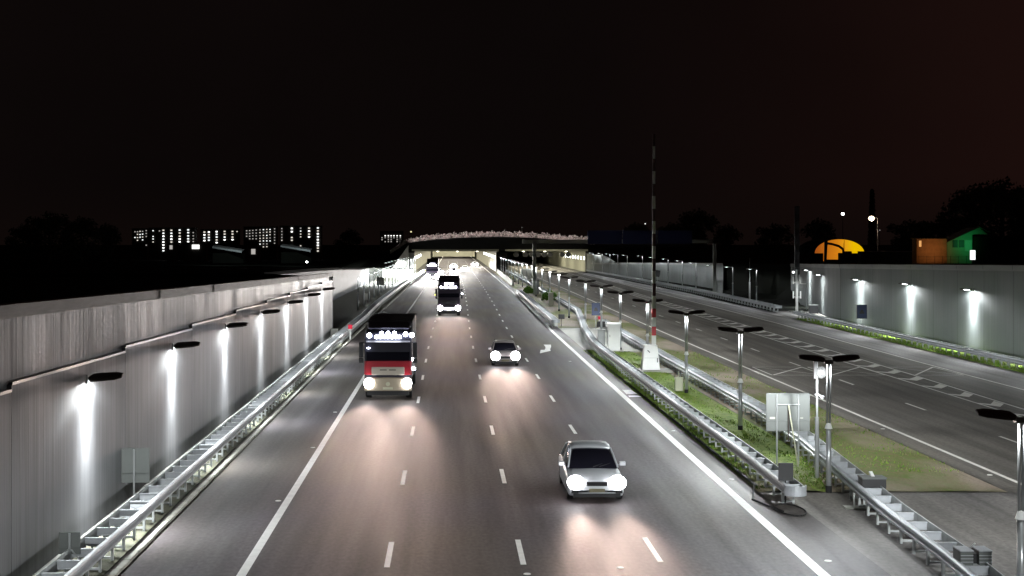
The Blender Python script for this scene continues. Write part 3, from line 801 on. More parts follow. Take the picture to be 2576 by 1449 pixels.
# wing wall left of the portal
w = MB(); w.add([(-11.0,PY-2,-.05),(-11.0,PY-2,7.3),(-15.5,PY-12,.7),(-15.5,PY-12,-.05),(-11.0,PY-1.4,-.05),(-11.0,PY-1.4,7.3),(-15.5,PY-11.4,.7)], [(3,2,1,0),(1,2,6,5),(0,1,5,4)])
tag(w.build('wing_wall', M['conc']), 'triangular concrete wing wall sloping down to the left of the tunnel entrance', 'wing wall')

# ------------------------------------------------------------------ gantry with dark blue direction signs
gy = 220.0
gt = thing('sign_gantry', (13.6, gy, 0), 'grey portal gantry over the right carriageway carrying wide unlit blue signs', 'gantry')
x1, x2 = 13.55, atz(1797, gy)
MB().box((0,0,4.1),(.55,.5,8.3)).build('column', M['gantry'], gt)
MB().box((x2-x1,0,4.3),(.5,.5,8.6)).build('column', M['gantry'], gt)
MB().box(((x2-x1)/2-.8,0,8.33),(x2-x1+2.2,.5,.62)).build('beam', M['gantry'], gt)
m = MB(); sx0, sx1 = atz(1476, gy)-x1, atz(1740, gy)-x1; wds = (sx1-sx0)/3
for i in range(3):
    s_ = MB().box((sx0+wds*(i+.5), -.35, 9.0),(wds-.12,.08,2.15)); b = s_.build('direction_sign', M['gantry_blue'], gt)
MB().box((sx0*.5+sx1*.5, -.28, 7.6),(sx1-sx0,.06,.5)).build('catwalk', M['conc_dk'], gt)
MB().box((.2,-.3,1.2),(.9,.6,2.3)).build('equipment_box', M['steel_dull'], gt)
m = MB().box((x2-x1+.75,-.2,1.1),(.8,.6,2.1)); m.build('equipment_box', M['steel_dull'], gt)
# second, unlit columns (cantilever camera mast)
ps = thing('camera_mast', (40.2, 210, 0), 'thin grey mast with a side arm near the dark opening', 'mast')
ps.location = (atz(1886, 196), 196, 0)
MB().tube((0,0,-.02),(0,0,2.6),.13,.12,10).build('lower_pole', M['steel_dull'], ps); MB().tube((0,0,2.6),(0,0,6.0),.05,.04,8).build('pole', M['steel_dull'], ps)
MB().tube((0,0,4.55),(1.0,0,4.58),.02,.02,6).build('arm', M['steel_dull'], ps)

# ------------------------------------------------------------------ vehicles
hl_mat = mat('headlamp lit', (.9,.9,.9), .2, emit=(1,.97,1), es=32)
bl_mat = mat('blue white marker lamp', (.9,.9,.9), .2, emit=(.80,.84,1), es=40)
soft_mat = mat('lit truck sign', (.9,.9,.9), .4, emit=(.85,.85,1), es=12)
yl_mat = mat('amber marker lamp', (.8,.7,.1), .4, emit=(.95,1,.25), es=2.5)
glass_m = mat('dark vehicle glass', (.008,.008,.013), .12, spec=.6, coat=.3)
chrome = mat('chrome trim', (.7,.7,.7), .15, .9)
tyre_m = mat('tyre', (.015,.015,.015), .8)
rim_m = mat('rim', (.3,.3,.32), .4, .7)
def beam(parent, loc, power, col=(1,.73,.62), tilt=3.2, yaw=0):
    if power > 20000: col = (1,.95,.9); tilt = 5
    l = bpy.data.lights.new('headlight_beam', 'SPOT'); l.energy = power*.19; l.spot_size = R(62); l.spot_blend = .6; l.shadow_soft_size = .2; l.color = col
    photometry(l, 'head')
    return put_light(l, loc, parent, (R(90-tilt), 0, R(180+yaw)), 'headlight_beam')
def wheel(parent, x, y, r, w, name='wheel'):
    m = MB(); rings = []
    for xx, rr in ((-w/2,r*.55),(-w/2,r*.93),(-w/2*.8,r),(w/2*.8,r),(w/2,r*.93),(w/2,r*.55)):
        rings.append([(xx, rr*math.cos(a*math.pi/10), rr*math.sin(a*math.pi/10)) for a in range(20)])
    o = m.loft(rings).build(name, tyre_m, parent, smooth=False, loc=(x, y, r))
    MB().tube((-w/2+.02,0,0),(w/2-.02,0,0),r*.56,r*.56,14).build('rim', rim_m, o)
    return o
def section(y, hw, z0, z1, rc=.18, tumble=.0):
    """rounded-box ring across the vehicle"""
    return [(-hw*.96,y,z0),(-hw,y,z0+rc*.6),(-hw,y,z0+(z1-z0)*.55),(-hw+tumble*.5,y,z1-rc),(-hw+rc*.5+tumble,y,z1-rc*.25),(-hw+rc*1.6+tumble,y,z1),(0,y,z1+.02),
            (hw-rc*1.6-tumble,y,z1),(hw-rc*.5-tumble,y,z1-rc*.25),(hw-tumble*.5,y,z1-rc),(hw,y,z0+(z1-z0)*.55),(hw,y,z0+rc*.6),(hw*.96,y,z0)]
def car(loc, label, paint, kind, beam_p, seed=0, hl=(.20,.12)):
    """front faces -y, origin under the front bumper"""
    t = thing('car', loc, label, 'car'); suv = kind == 'suv'
    L, hw, hood, belt, roof = (4.6,.90,.98,1.02,1.50) if suv else (4.45,.90,.90,.96,1.50)
    b = MB(); rings = []
    for y, k, z0, z1 in ((0,.72,.28,.50),(.04,.88,.22,.62),(.22,.97,.20,.76*hood),(.55,1,.19,.88*hood),(1.0,1,.18,.96*hood),(1.45,1,.18,hood+.02),(2.4,1,.18,belt),(3.6,1,.19,belt+.02),(4.2,.98,.24,belt+.02),(L-.08,.92,.3,belt-.1),(L,.84,.4,belt-.3)):
        rings.append(section(y, hw*k, z0, z1, .16))
    b.loft(rings).build('body', paint, t, smooth=True)
    # cabin
    cab = MB(); r = []
    wy0 = 1.15 if suv else 1.2
    for y, z, k in ((wy0,belt-.03,.90),(wy0+.85,roof-.06,.74),(wy0+1.2,roof,.72),(L-1.25,roof-.02,.71),(L-.55,roof-.28,.74),(L-.25,belt-.02,.8)):
        r.append((y, z, k*hw))
    def ring(y, z, w2): 
        zb = belt-.06
        return [(-hw*.93,y,zb),(-w2-.03-(hw*.9-w2)*.35,y,zb+(z-zb)*.55),(-w2,y,z-.02),(-w2+.14,y,z+.012),(0,y,z+.03),(w2-.14,y,z+.012),(w2,y,z-.02),(w2+.03+(hw*.9-w2)*.35,y,zb+(z-zb)*.55),(hw*.93,y,zb)]
    cab.loft([ring(*q) for q in r]).build('windows', glass_m, t, smooth=True)
    rf = MB(); rr = []
    for y, z, w2 in ((wy0+.83,roof-.055,.73*hw),(wy0+1.2,roof+.005,.72*hw),(L-1.25,roof-.012,.71*hw),(L-.75,roof-.16,.73*hw)):
        rr.append([(-w2-.015,y,z-.05),(-w2,y,z+.01),(-w2+.14,y,z+.03),(0,y,z+.05),(w2-.14,y,z+.03),(w2,y,z+.01),(w2+.015,y,z-.05)])
    rf.loft(rr).build('roof', paint, t, smooth=True)
    for s in (-1, 1):
        MB().tube((s*hw*.90,wy0+.02,belt-.02),(s*.735*hw,wy0+.86,roof-.05),.035,.03,6).build('pillar', paint, t)
        MB().tube((s*hw*.92,2.75,belt-.03),(s*.725*hw,2.65,roof-.02),.04,.04,6).build('pillar', paint, t)
        MB().tube((s*hw*.88,L-.35,belt-.03),(s*.73*hw,L-.9,roof-.12),.05,.05,6).build('pillar', paint, t)
    if suv:
        rr_ = MB()
        for s in (-1,1): rr_.tube((s*.70*hw,wy0+1.1,roof+.07),(s*.70*hw,L-1.0,roof+.06),.018,.018,6)
        rr_.build('roof_rail', chrome, t)
    for s in (-1, 1):
        m = MB().box((s*(hw+.10),1.55,belt+.05),(.20,.12,.14)); m.box((s*(hw-.0),1.58,belt+.0),(.12,.05,.04)); m.build('side_mirror', paint, t, bevel=.03)
        m = MB(); cx, cz = s*hw*.74, .64*hood+.06; rings = []
        for yy, k in ((.17,1.0),(-.0,1.0),(-.05,.8)):
            rings.append([(cx+hl[0]*k*math.cos(a*math.pi/8), yy+.10*abs(math.cos(a*math.pi/8))*0, cz+hl[1]*k*math.sin(a*math.pi/8)) for a in range(16)])
        m.loft(rings).build('headlight', hl_mat, t)
        beam(t, (cx, -.15, cz), beam_p)
        m = MB().box((s*hw*.78,.0,.36),(.22,.08,.10)); m.build('fog_lamp', M['dark'], t)
        wheel(t, s*(hw-.11), .85, .33, .22); wheel(t, s*(hw-.11), L-.85, .33, .22)
    m = MB()
    for k in range(3): m.box((0,-.01,.56+.04*k),(.62,.05,.012))
    m.box((0,.03,.60),(.66,.05,.13)); m.build('grille', M['dark'], t)
    MB().box((0,-.03,.40),(.50,.03,.11)).build('number_plate', mat('number plate dull', (.22,.20,.12), .5), t)
    MB().box((0,.05,.24),(1.5,.12,.12)).build('lower_grille', M['dark'], t)
    m = MB()
    for s in (-1,1): m.tube((s*.1+.1,wy0-.02,belt+.0),(s*.1+.55,wy0+.22,belt+.1),.012,.01,5)
    m.build('wiper', M['dark'], t)
    return t
paint_s = mat('silver car paint', (.62,.65,.68), .32, .25, coat=.4)
paint_d = mat('grey car paint', (.34,.31,.31), .32, .3, coat=.4)
car((4.72, 44.2, 0), 'silver car nearest the camera, in the right-hand lane with bright headlights', paint_s, 'hatch', 1300, hl=(.27,.22))
car((3.80, 92.6, 0), 'grey estate car with roof rails and round bright headlights, behind the silver car', paint_d, 'suv', 1500, hl=(.31,.31))

def truck(loc, label, cabm, lowm, L, hcab, hbox, style, beam_p):
    t = thing('truck', loc, label, 'truck'); hw = 1.24
    # cab: stations from bumper back
    cb = MB(); r = []
    for y, k, z0, z1 in ((0.02,.90,1.02,2.02),(.0,.97,1.02,2.02),(.10,1,1.0,2.1)):
        pass
    cb.loft([section(.06,hw*.96,1.05,hcab-.35,.10),section(.16,hw,1.0,hcab-.22,.14),section(.9,hw,1.0,hcab,.16),section(2.25,hw,1.0,hcab+.03,.16)]).build('cab', cabm, t, smooth=False)
    m = MB(); m.loft([section(-.02,hw*.93,1.32,2.02,.06),section(.10,hw*1.005,1.30,2.06,.06)]).build('front_panel', lowm, t)
    # windscreen
    ws = MB(); ws.add([(-1.12,.0,2.05),(1.12,.0,2.05),(1.16,.12,2.98),(-1.16,.12,2.98),(-1.2,.25,2.1),(1.2,.25,2.1),(1.2,.3,2.95),(-1.2,.3,2.95)], [(0,1,2,3),(1,5,6,2),(0,3,7,4),(3,2,6,7),(0,4,5,1)])
    ws.build('windscreen', glass_m, t)
    m = MB(); m.loft([[(-1.15,-.22,3.0),(1.15,-.22,3.0),(1.15,-.20,3.04),(-1.15,-.20,3.04)],[(-1.18,.14,3.06),(1.18,.14,3.06),(1.18,.14,3.14),(-1.18,.14,3.14)]]).build('sun_visor', M['dark'], t)
    gr_m = mat('truck grille pale', (.55,.50,.42), .4) if style == 1 else M['dark']
    bp_m = mat('truck bumper beige', (.42,.36,.27), .45) if style == 1 else M['dark']
    m = MB().box((0,-.05,1.52),(1.72,.10,.42)); m.build('grille', gr_m, t, bevel=.03)
    m = MB()
    if style == 1:
        m.box((-.24,-.11,1.58),(.36,.02,.045)); m.box((.24,-.11,1.58),(.36,.02,.045)); m.build('grille_slot', M['dark'], t)
    m = MB(); m.loft([section(-.10,hw*.9,.50,1.12,.08),section(-.02,hw,.46,1.16,.08),section(.5,hw,.46,1.16,.08)]).build('bumper', bp_m, t)
    m = MB().box((0,.05,.36),(2.2,.2,.22)); m.build('skirt', M['dark'], t)
    MB().box((0,-.13,.62),(.52,.03,.12)).build('number_plate', M['cream'], t)
    if style == 1:
        MB().tube((0,-.10,.84),(0,-.15,.84),.11,.11,14).build('fog_lamp', M['cream'], t)
    for s in (-1, 1):
        m = MB(); rings = []
        hx, hz = {1:(.26,.28), 2:(.31,.31), 3:(.55,.55)}[style]
        for yy, k in ((.0,1),(-.14,1),(-.18,.85)): rings.append([(s*.99+hx*k*math.cos(a*math.pi/8)*(1+.0*a), yy, .88+hz*k*math.sin(a*math.pi/8)) for a in range(16)])
        m.loft(rings).build('headlight', hl_mat, t); beam(t, (s*.99,-.3,.88), beam_p)
        m = MB(); m.box((s*1.42,.22,2.62),(.24,.16,.80)); m.box((s*1.42,.22,2.05),(.24,.16,.28)); m.build('side_mirror', M['dark'], t, bevel=.05)
        MB().tube((s*1.24,.3,3.0),(s*1.42,.22,3.0),.025,.025,6).build('mirror_arm', M['dark'], t)
        m = MB().quad((s*1.245,.45,2.05),(s*1.245,1.25,2.05),(s*1.245,1.25,2.85),(s*1.245,.45,2.85)); m.build('side_window', glass_m, t)
        wheel(t, s*1.07, 1.3, .50, .32)
        for yy in ((L-2.6, L-1.3) if L > 12 else (L-2.2,)): wheel(t, s*1.05, yy, .50, .4)
        if L > 12: wheel(t, s*1.05, 4.6, .50, .4); wheel(t, s*1.05, L-3.9, .50, .4)
    # body
    bt = MB(); bw = 1.23
    bt.loft([section(2.55,bw*.98,1.05,hbox-.08,.05),section(2.62,bw,1.0,hbox,.05),section(L-.05,bw,1.0,hbox,.05),section(L,bw*.99,1.0,hbox-.04,.05)])
    bt.build('cargo_box', mat('cargo box dark', (.035,.033,.038), .6) , t)
    MB().box((0,L/2+.5,.80),(1.0,L-1.6,.35)).build('chassis', M['dark'], t)
    df = MB(); df.loft([section(.55,hw*.86,hcab-.05,hcab+.02,.03),section(1.5,hw*.93,hcab-.05,hbox-.12,.08),section(2.2,hw*.95,hcab-.05,hbox-.02,.08)]).build('roof_deflector', cabm, t)
    # lamps
    if style == 1:
        for i in range(7):
            x = -.60+.2*i; MB().tube((x,-.05,3.30),(x,.06,3.30),.085,.085,12).build('roof_lamp', bl_mat, t)
        MB().box((0,.08,3.30),(1.36,.05,.17)).build('light_bar', soft_mat, t)
        for x in (-.34,0,.34): MB().tube((x,.0,3.50),(x,.1,3.50),.095,.095,12).build('roof_lamp', bl_mat, t)
        for x, z in ((-.98,3.38),(.92,3.44),(1.25,3.40)): MB().tube((x,-.02,z),(x,.1,z),.12,.12,12).build('roof_lamp', bl_mat, t)
        for z, yy in ((1.75,1.4),(1.20,2.1),): MB().tube((1.30,yy,z+.25),(1.30,yy+.1,z+.25),.09,.09,10).build('marker_lamp', bl_mat, t)
        MB().box((-1.02,-.03,2.72),(.14,.02,.05)).build('interior_lamp', bl_mat, t)
    else:
        MB().box((0,.0,3.62),(1.02,.08,.19)).build('roof_sign', soft_mat, t)
        for x in (-.95,-.52,-.32,.08+.02,.30,.62+.03)[:6]:
            MB().tube((x+.08,-.02,3.22),(x+.08,.08,3.22),.125,.125,12).build('roof_lamp', bl_mat, t)
        MB().box((0,-.17,.80),(1.15,.08,.20)).build('bumper_light_bar', soft_mat, t)
        MB().tube((-1.55,.1,2.35),(-1.55,.2,2.35),.075,.075,10).build('marker_lamp', yl_mat, t)
        MB().tube((1.48,.1,2.5),(1.48,.2,2.5),.07,.07,10).build('marker_lamp', bl_mat, t)
    return t
cab_red = mat('truck cab dark', (.03,.03,.045), .4, .2, coat=.4); red_low = mat('truck red paint', (.42,.02,.035), .35, coat=.4)
truck((-3.17, 73, 0), 'nearest truck with a red and cream front and a row of lamps above the windscreen', cab_red, red_low, 10.5, 3.72, 3.98, 1, 3200)
blackt = mat('truck black paint', (.03,.022,.035), .35, .2, coat=.4)
truck((.07, 155.6, 0), 'second truck, black, with a lit roof sign and six round roof lamps', blackt, blackt, 16, 3.6, 4.12, 2, 3600)
truck((-3.4, 296, 0), 'third truck, dark, close to the tunnel mouth on the left lane', blackt, blackt, 14, 3.9, 4.55, 3, 26000)
car((.5+.9, 352, 0), 'first of the cars leaving the tunnel behind the second truck', paint_d, 'suv', 26000, hl=(.5,.4))
car((4.7, 392, 0), 'second of the cars leaving the tunnel, in the next lane to the right', paint_s, 'hatch', 26000, hl=(.5,.4))
car((1.6, 430, 0), 'car deeper inside the lit tunnel tube', paint_s, 'hatch', 26000, hl=(.5,.4))
car((-2.4, 346, 0), 'car half hidden between the third truck and the tunnel glare', paint_d, 'suv', 26000, hl=(.5,.4))
car((8.9, 470, 0), 'car in the tunnel far to the right of the glare', paint_s, 'hatch', 26000, hl=(.5,.4))

# ------------------------------------------------------------------ booms
# tall raised red and white boom in the median
bx, by = 13.02, 89.3
t = thing('barrier_boom', (bx, by, 0), 'tall raised red and white boom rising from a white housing in the median', 'boom barrier')
MB().box((0,0,.04),(2.9,2.4,.10)).build('slab', M['slab'], t)
m = MB().box((-.05,.1,.88),(1.15,.8,1.6), taper=.72); m.build('housing', M['white'], t, bevel=.03)
m = MB().box((.35,-.29,.72),(.05,.02,.28)); m.box((-.2,-.262,1.28),(.20,.02,.05), ry=.8); m.build('housing_handle', M['dark'], t)
m = MB().box((-.05,-.26,.86),(.86,.01,.015)); m.build('housing_seam', M['steel_dull'], t)
z = 1.7; k = 0; unlit_red = mat('boom red unlit stripe', (.035,.006,.008), .5); unlit_white = mat('boom white unlit stripe', (.45,.45,.43), .5)  # upper stripes: darkened red and white, lack of light put into the colour
while z < 15.1:
    dz = .80 if z > 3.9 else .58
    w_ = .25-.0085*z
    MB().box((.17,0,z+dz/2),(w_*1.15,.10,dz-.004)).build('boom_stripe', (M['white'] if k%2==0 else M['red']) if z < 4.2 else (unlit_white if k%2==0 else unlit_red), t)
    z += dz; k += 1
# right boom
bx, by = atz(2004.5, 164), 164
t = thing('barrier_boom', (bx, by, 0), 'dark raised boom on a white bracketed mast at the right guard rail end', 'boom barrier')
MB().tube((0,0,0),(0,0,5.0),.17,.15,12).build('mast', M['white'], t)
m = MB()
for zz in (1.6, 3.3):
    m.box((0,-.05,zz+.2),(.85,.07,.08))
    for s in (-1,1): m.box((s*.42,-.05,zz+.45),(.14,.10,.85))
m.build('bracket', M['white'], t)
z = 4.4; k = 0
while z < 12.0:
    MB().box((.02,0,z+.45),(.62 if k < 3 else .55,.12,.88)).build('boom_stripe', M['dark'] if k % 2 else mat('boom dim stripe', (.05,.05,.055), .6), t); z += .9; k += 1
MB().tube((-.45,-.1,4.7),(-.45,-.2,4.7),.14,.14,10).build('signal_lamp', M['led_dim'], t)
MB().box((0,0,.05),(1.6,1.4,.14)).build('slab', M['conc'], t)

# ------------------------------------------------------------------ cabinets, boxes and signs in the median
t = thing('control_cabinet', (12.5, 105.2, 0), 'tall white control cabinet on a pale slab in the median', 'cabinet')
MB().box((.6,.3,.03),(3.0,1.9,.10)).build('slab', M['slab'], t)
m = MB().box((0,0,1.05),(.92,.55,1.95)); m.build('body', M['white'], t, bevel=.02)
m = MB(); rings = []
for xx in (-.50,.50): rings.append([(xx,-.33,2.02),(xx,-.33,2.09),(xx,-.12,2.20),(xx,.12,2.20),(xx,.33,2.09),(xx,.33,2.02)])
m.loft(rings).build('hood', M['white'], t)
m = MB().box((0,-.285,1.05),(.82,.02,1.80)); m.build('door', M['white'], t, bevel=.01)
m = MB().box((-.33,-.31,1.2),(.03,.03,.18)); m.build('handle', M['dark'], t)
t = thing('cabinet', (14.0-1.2, 104.0, 0), 'grey cabinet side half hidden at the left of the white cabinet', 'cabinet')
t.location = (11.75, 107, 0)
MB().box((0,0,.75),(.55,.5,1.5)).build('body', M['steel_dull'], t, bevel=.02); MB().box((0,0,1.53),(.6,.55,.06)).build('lid', M['steel_dull'], t)

x, y = at(1708, 986)
t = thing('box_on_post', (x, y, 0), 'small cream box on a short post in the green median grass', 'box')
MB().box((0,0,.42),(.44,.25,.72)).build('box', M['cream'], t, bevel=.02); MB().tube((0,.18,0),(0,.18,1.1),.03,.03,8).build('post', M['cream'], t)
MB().box((0,0,.80),(.48,.28,.04)).build('lid', M['cream'], t)

x, y = at(1384, 770)
t = thing('tall_cabinet', (x+.1, y, 0), 'narrow cream cabinet standing behind the short guard rail', 'cabinet')
MB().box((0,0,.85),(.62,.4,1.7)).build('body', M['cream'], t, bevel=.02); MB().box((0,0,1.73),(.68,.46,.06)).build('lid', M['cream'], t); MB().box((0,-.21,.85),(.5,.02,1.5)).build('door', M['cream'], t)
for px, py, hh, ww, lb in ((1384,762,3.0,2.0,'olive shrub behind the cream cabinet in the median'),(1330,742,2.2,1.6,'small shrub near the gantry column in the median')):
    x, y = at(px, py); t = thing('shrub', (x, y+1.5, 0), lb, 'shrub')
    m = MB()
    for i in range(700):
        a, b, r = random.random()*6.3, random.random()**.6*ww*.5, random.uniform(.05,.12); z = hh*(.12+.55*random.random()*(1-b/ww))
        q = random.random()*3; m.add([(math.cos(a)*b-r,math.sin(a)*b,z),(math.cos(a)*b,math.sin(a)*b+r*math.sin(q),z-r),(math.cos(a)*b+r,math.sin(a)*b,z)], [(0,1,2)])
    m.build('foliage', GM[0], t); MB().tube((0,0,-.05),(0,0,hh*.4),.05,.02,6).build('stem', M['head'], t)
# white bright cabinet near the tunnel median
for px, py, w_, h_, lb in ((1323,704,2.2,2.3,'wide bright white equipment cabinet in the median near the tunnel'),):
    x, y = at(px, py); t = thing('equipment_cabinet', (x, y, 0), lb, 'cabinet')
    MB().box((0,0,h_/2),(w_,1.2,h_)).build('body', M['white'], t, bevel=.03); MB().box((0,-.61,h_/2),(w_*.85,.03,h_*.88)).build('door', M['slab'], t); MB().box((0,0,h_+.04),(w_+.1,1.3,.1)).build('lid', M['white'], t)

def signback(name, loc, w_, h_, zb, label, posts, cat='sign', tilt=0):
    t = thing(name, loc, label, cat, rz=tilt)
    MB().box((0,0,zb+h_/2),(w_,.03,h_)).build('board', M['back'], t, bevel=.008)
    m = MB()
    for zz in (zb+h_*.28,): m.box((0,-.03,zz),(w_-.04,.03,.02))
    for xx in (-w_/2+.01, w_/2-.01): m.box((xx,-.02,zb+h_/2),(.02,.03,h_))
    m.box((0,-.02,zb+h_-.01),(w_,.03,.02)); m.build('frame', M['back'], t)
    for px_ in posts: MB().tube((px_,-.05,-.02),(px_,-.05,zb+h_*.97),.032,.032,8).build('post', M['post'], t)
    return t
x, y = at(1982, 1169)
t = signback('traffic_sign', (x, y, 0), 1.62, 1.42, 1.25, 'big grey back of a traffic sign on two posts in the median', (-.42,.38))
MB().tube((-.40,-.09,2.25),(.42,-.09,2.25),.025,.025,6).build('crossbar', M['post'], t)
MB().tube((.0,-.12,2.22),(.20,-.75,.02),.025,.025,6).build('prop', M['cream'], t)
MB().tube((.0,-.08,2.22),(.0,-.1,.9),.022,.022,6).build('prop', M['head'], t)
m = MB().box((-.58,-.025,1.74),(.20,.01,.08)); m.box((.50,-.025,1.74),(.12,.01,.03)); m.build('sticker', M['slab'], t)
signback('traffic_sign', (atz(338,43.3), 43.3, 0), .95, 1.08, .80, 'larger grey sign back standing between the left wall and guard rail', (0,))
t = signback('traffic_sign', (atz(176,34.3), 34.3, 0), .52, .54, .60, 'small grey sign back at the bottom left corner, fixed to the guard rail', (0,))
MB().tube((.04,-.04,.72),(.26,-.04,.45),.02,.02,6).build('brace', M['post'], t)
# camera pole beside the big lamp post
x, y = 12.93, 48.8
t = thing('camera_pole', (x, y, 0), 'thin grey pole with a round camera unit, left of the second lamp post', 'camera pole')
MB().tube((0,0,0),(0,0,2.15),.075,.07,10).build('lower_pole', M['post'], t); MB().tube((0,0,2.15),(0,0,4.2),.04,.035,8).build('upper_pole', M['post'], t)
m = MB(); rings = []
for yy, r in ((.16,.02),(.13,.14),(0,.19),(-.1,.17),(-.14,.02)): rings.append([(r*math.cos(a*.524), yy, r*1.2*math.sin(a*.524)) for a in range(12)])
m.loft(rings).build('camera_housing', mat('camera housing grey', (.10,.10,.10), .6), t, loc=(.14,0,3.72), smooth=True)
m = MB().tube((.14,-.13,3.86),(.14,-.17,3.86),.05,.05,8); m.tube((.14,-.14,3.62),(.14,-.17,3.62),.05,.05,8); m.box((-.06,0,3.8),(.12,.14,.6)); m.build('lens_mount', M['dark'], t)
m = MB().tube((-.08,0,2.95),(.22,-.1,2.88),.02,.02,6); m.tube((.05,0,2.95),(.18,-.1,2.80),.03,.03,6); m.build('clamp', M['steel'], t)

# blue signs
def bluesign(x, y, zc, w_, h_, label, wall=False):
    t = thing('traffic_sign', (x, y, 0 if not wall else 0), label, 'sign')
    MB().box((0,0,zc),(w_,.04,h_)).build('board', M['sign_blue'], t)
    m = MB()
    for xx in (-1,1): m.box((xx*(w_/2-.02),-.03,zc),(.04,.02,h_))
    for zz in (-1,1): m.box((0,-.03,zc+zz*(h_/2-.02)),(w_-.08,.02,.04))
    m.build('border', M['back'] if False else M['dark'], t)
    m = MB().tube((0,-.03,zc+h_*.02),(0,-.035,zc+h_*.02),w_*.16,w_*.16,12); m.box((0,-.03,zc-h_*.08),(w_*.46,.02,h_*.14)); m.build('symbol', M['dark'], t)
    MB().tube((0,.04,-.02),(0,.04,zc-h_/2+.1),.03,.03,8).build('post', M['steel_dull'], t)
bluesign(atz(1499,132), 132, hgt(777.5,132), .82, 1.22, 'dark blue sign on a thin post left of the white cabinet')
x = 39.3; y = F*x/(2168-1128)
bluesign(x, y, hgt(784,y), .98, 1.32, 'dark blue sign standing in front of the right retaining wall')
for px, py, yy, lb in ((1551,675.5,352,'dark square panel on the far wall, left one'),(1654,688,262,'dark tilted square panel on the far wall, right one')):
    x = atz(px, yy); t = thing('wall_panel', (x, yy, 0), lb, 'panel')
    MB().box((0,0,hgt(py,yy)),(1.1 if yy>300 else .9,.08,1.3 if yy>300 else 1.25), ry=.0 if yy>300 else .18).build('board', M['dark'], t); MB().tube((0,.05,-.02),(0,.05,hgt(py,yy)),.04,.04,6).build('post', M['steel_dull'], t)

# end board at the tip of the median guard rail
t = thing('end_board', (10.62, 44.0, 0), 'small dark board on the rounded tip of the median guard rail', 'board')
MB().box((0.05,0,1.02),(.46,.05,.56)).build('board', M['dark'], t); MB().tube((0.05,.05,0),(0.05,.05,1.2),.03,.03,8).build('post', M['dark'], t)
cb = MB(); cx, cyy = 10.75, 42.4; prev = None
for i in range(29):
    a = -math.pi*.5+2*math.pi*i/28; q = (10.55+.42*math.cos(a)-.03*0, 42.9+.95*math.sin(a), .04)
    if prev: cb.tube(prev, q, .024, .024, 6)
    prev = q
cb.tube((10.25,42.6,.04),(9.75,44.6,.04),.035,.035,6); cb.tube((9.75,44.6,.04),(10.1,46.0,.2),.03,.03,6)
tag(cb.build('rubber_cable', M['rubber']), 'black cable loop lying on the paving at the tip of the median guard rail', 'cable')
# boards on other rail ends
t = thing('end_board', (10.75, 136.5, 0), 'dark board behind the near end of the short guard rail', 'board')
MB().box((.35,0,.95),(.6,.05,.45)).build('board', M['dark'], t); MB().tube((.35,.04,0),(.35,.04,.9),.03,.03,6).build('post', M['dark'], t)
t = thing('end_board', (13.6, 124, 0), 'dark board beside the bend of the median guard rail', 'board')
MB().box((0,0,.95),(.75,.05,.5)).build('board', M['dark'], t); MB().tube((0,.04,0),(0,.04,.9),.03,.03,6).build('post', M['dark'], t)
t = thing('reflector_post', (14.55, 134.2, 0), 'short post with a red reflector at the start of the right median guard rail', 'reflector')
MB().tube((0,0,0),(0,0,1.0),.04,.04,8).build('post', M['white'], t); MB().box((0,-.05,.95),(.22,.03,.30)).build('reflector', M['red_reflector_glow'], t)
t = thing('reflector_post', (atz(881,117), 117, 0), 'post with a red reflector behind the left guard rail near the wall end', 'reflector')
MB().tube((0,0,0),(0,0,1.1),.06,.06,8).build('post', M['white'], t); MB().box((0,-.08,1.15),(.36,.04,.34)).build('reflector', M['red_reflector_glow'], t)
for px, py, yy, w_, h_, lb in ((853,802,119.5,1.5,.9,'pale low concrete block at the foot of the left wall end'),):
    x = atz(px, yy); t = thing('concrete_block', (-9.78, 119.6, 0), lb, 'block'); MB().box((0,0,.40),(.62,.9,.85)).build('block', M['conc'], t, bevel=.03)
for px, yy, zc, w_, h_, lb in ((920.5,185,.98,.5,.9,'small pale box on a post behind the left guard rail'),(957,228,1.82,1.2,1.25,'pale sign back behind the left guard rail before the lit wall')):
    x = atz(px, yy); t = thing('roadside_panel', (x, yy, 0), lb, 'panel'); MB().box((0,0,zc),(w_,.12,h_)).build('board', M['slab'], t, bevel=.02)
    MB().tube((0,.1,-.05),(0,.1,zc),.05,.05,6).build('post', M['steel_dull'], t)

# grey equipment boxes on the right median guard rail
def railbox(px, py, zb, w_, d_, h_, label, double):
    y = F*(H-zb)/(py-608); x = (px-1128)*y/F
    t = thing('equipment_box', (x, y, 0), label, 'box')
    if double:
        for s in (-1, 1):
            MB().box((s*w_*.29,0,zb+h_/2),(w_*.40,d_,h_)).build('case', M['back'], t, bevel=.012)
            m = MB()
            for k in range(3): m.box((s*w_*.29,-d_/2-.004,zb+h_*(.55+.14*k)),(w_*.39,.012,.012))
            m.box((s*w_*.29,0,zb+h_+.012),(w_*.42,d_+.03,.025)); m.build('lid', M['steel'], t)
        MB().box((0,.05,zb+h_*.45),(w_*.2,d_*.6,h_*.8)).build('core', M['dark'], t)
        MB().box((0,-d_*.3,zb+h_*.25),(w_*.19,d_*.35,h_*.35)).build('battery', M['steel_dull'], t)
        MB().tube((-.03,.1,zb+h_),(.02,-.1,zb+h_+.16),.02,.02,6).build('cable', M['white'], t)
    else:
        MB().box((0,0,zb+h_/2),(w_,d_,h_)).build('case', M['dark'], t); MB().box((0,0,zb+h_+.02),(w_+.04,d_+.04,.05)).build('lid', M['back'], t)
        MB().box((0.02,.1,zb+h_+.08),(.10,.3,.06), rx=.4).build('antenna', M['white'], t)
    m = MB()
    for s in (-1, 1): m.box((s*w_*.35,0,(zb)/2),(.05,.05,zb+.06))
    m.build('support', M['steel_dull'], t)
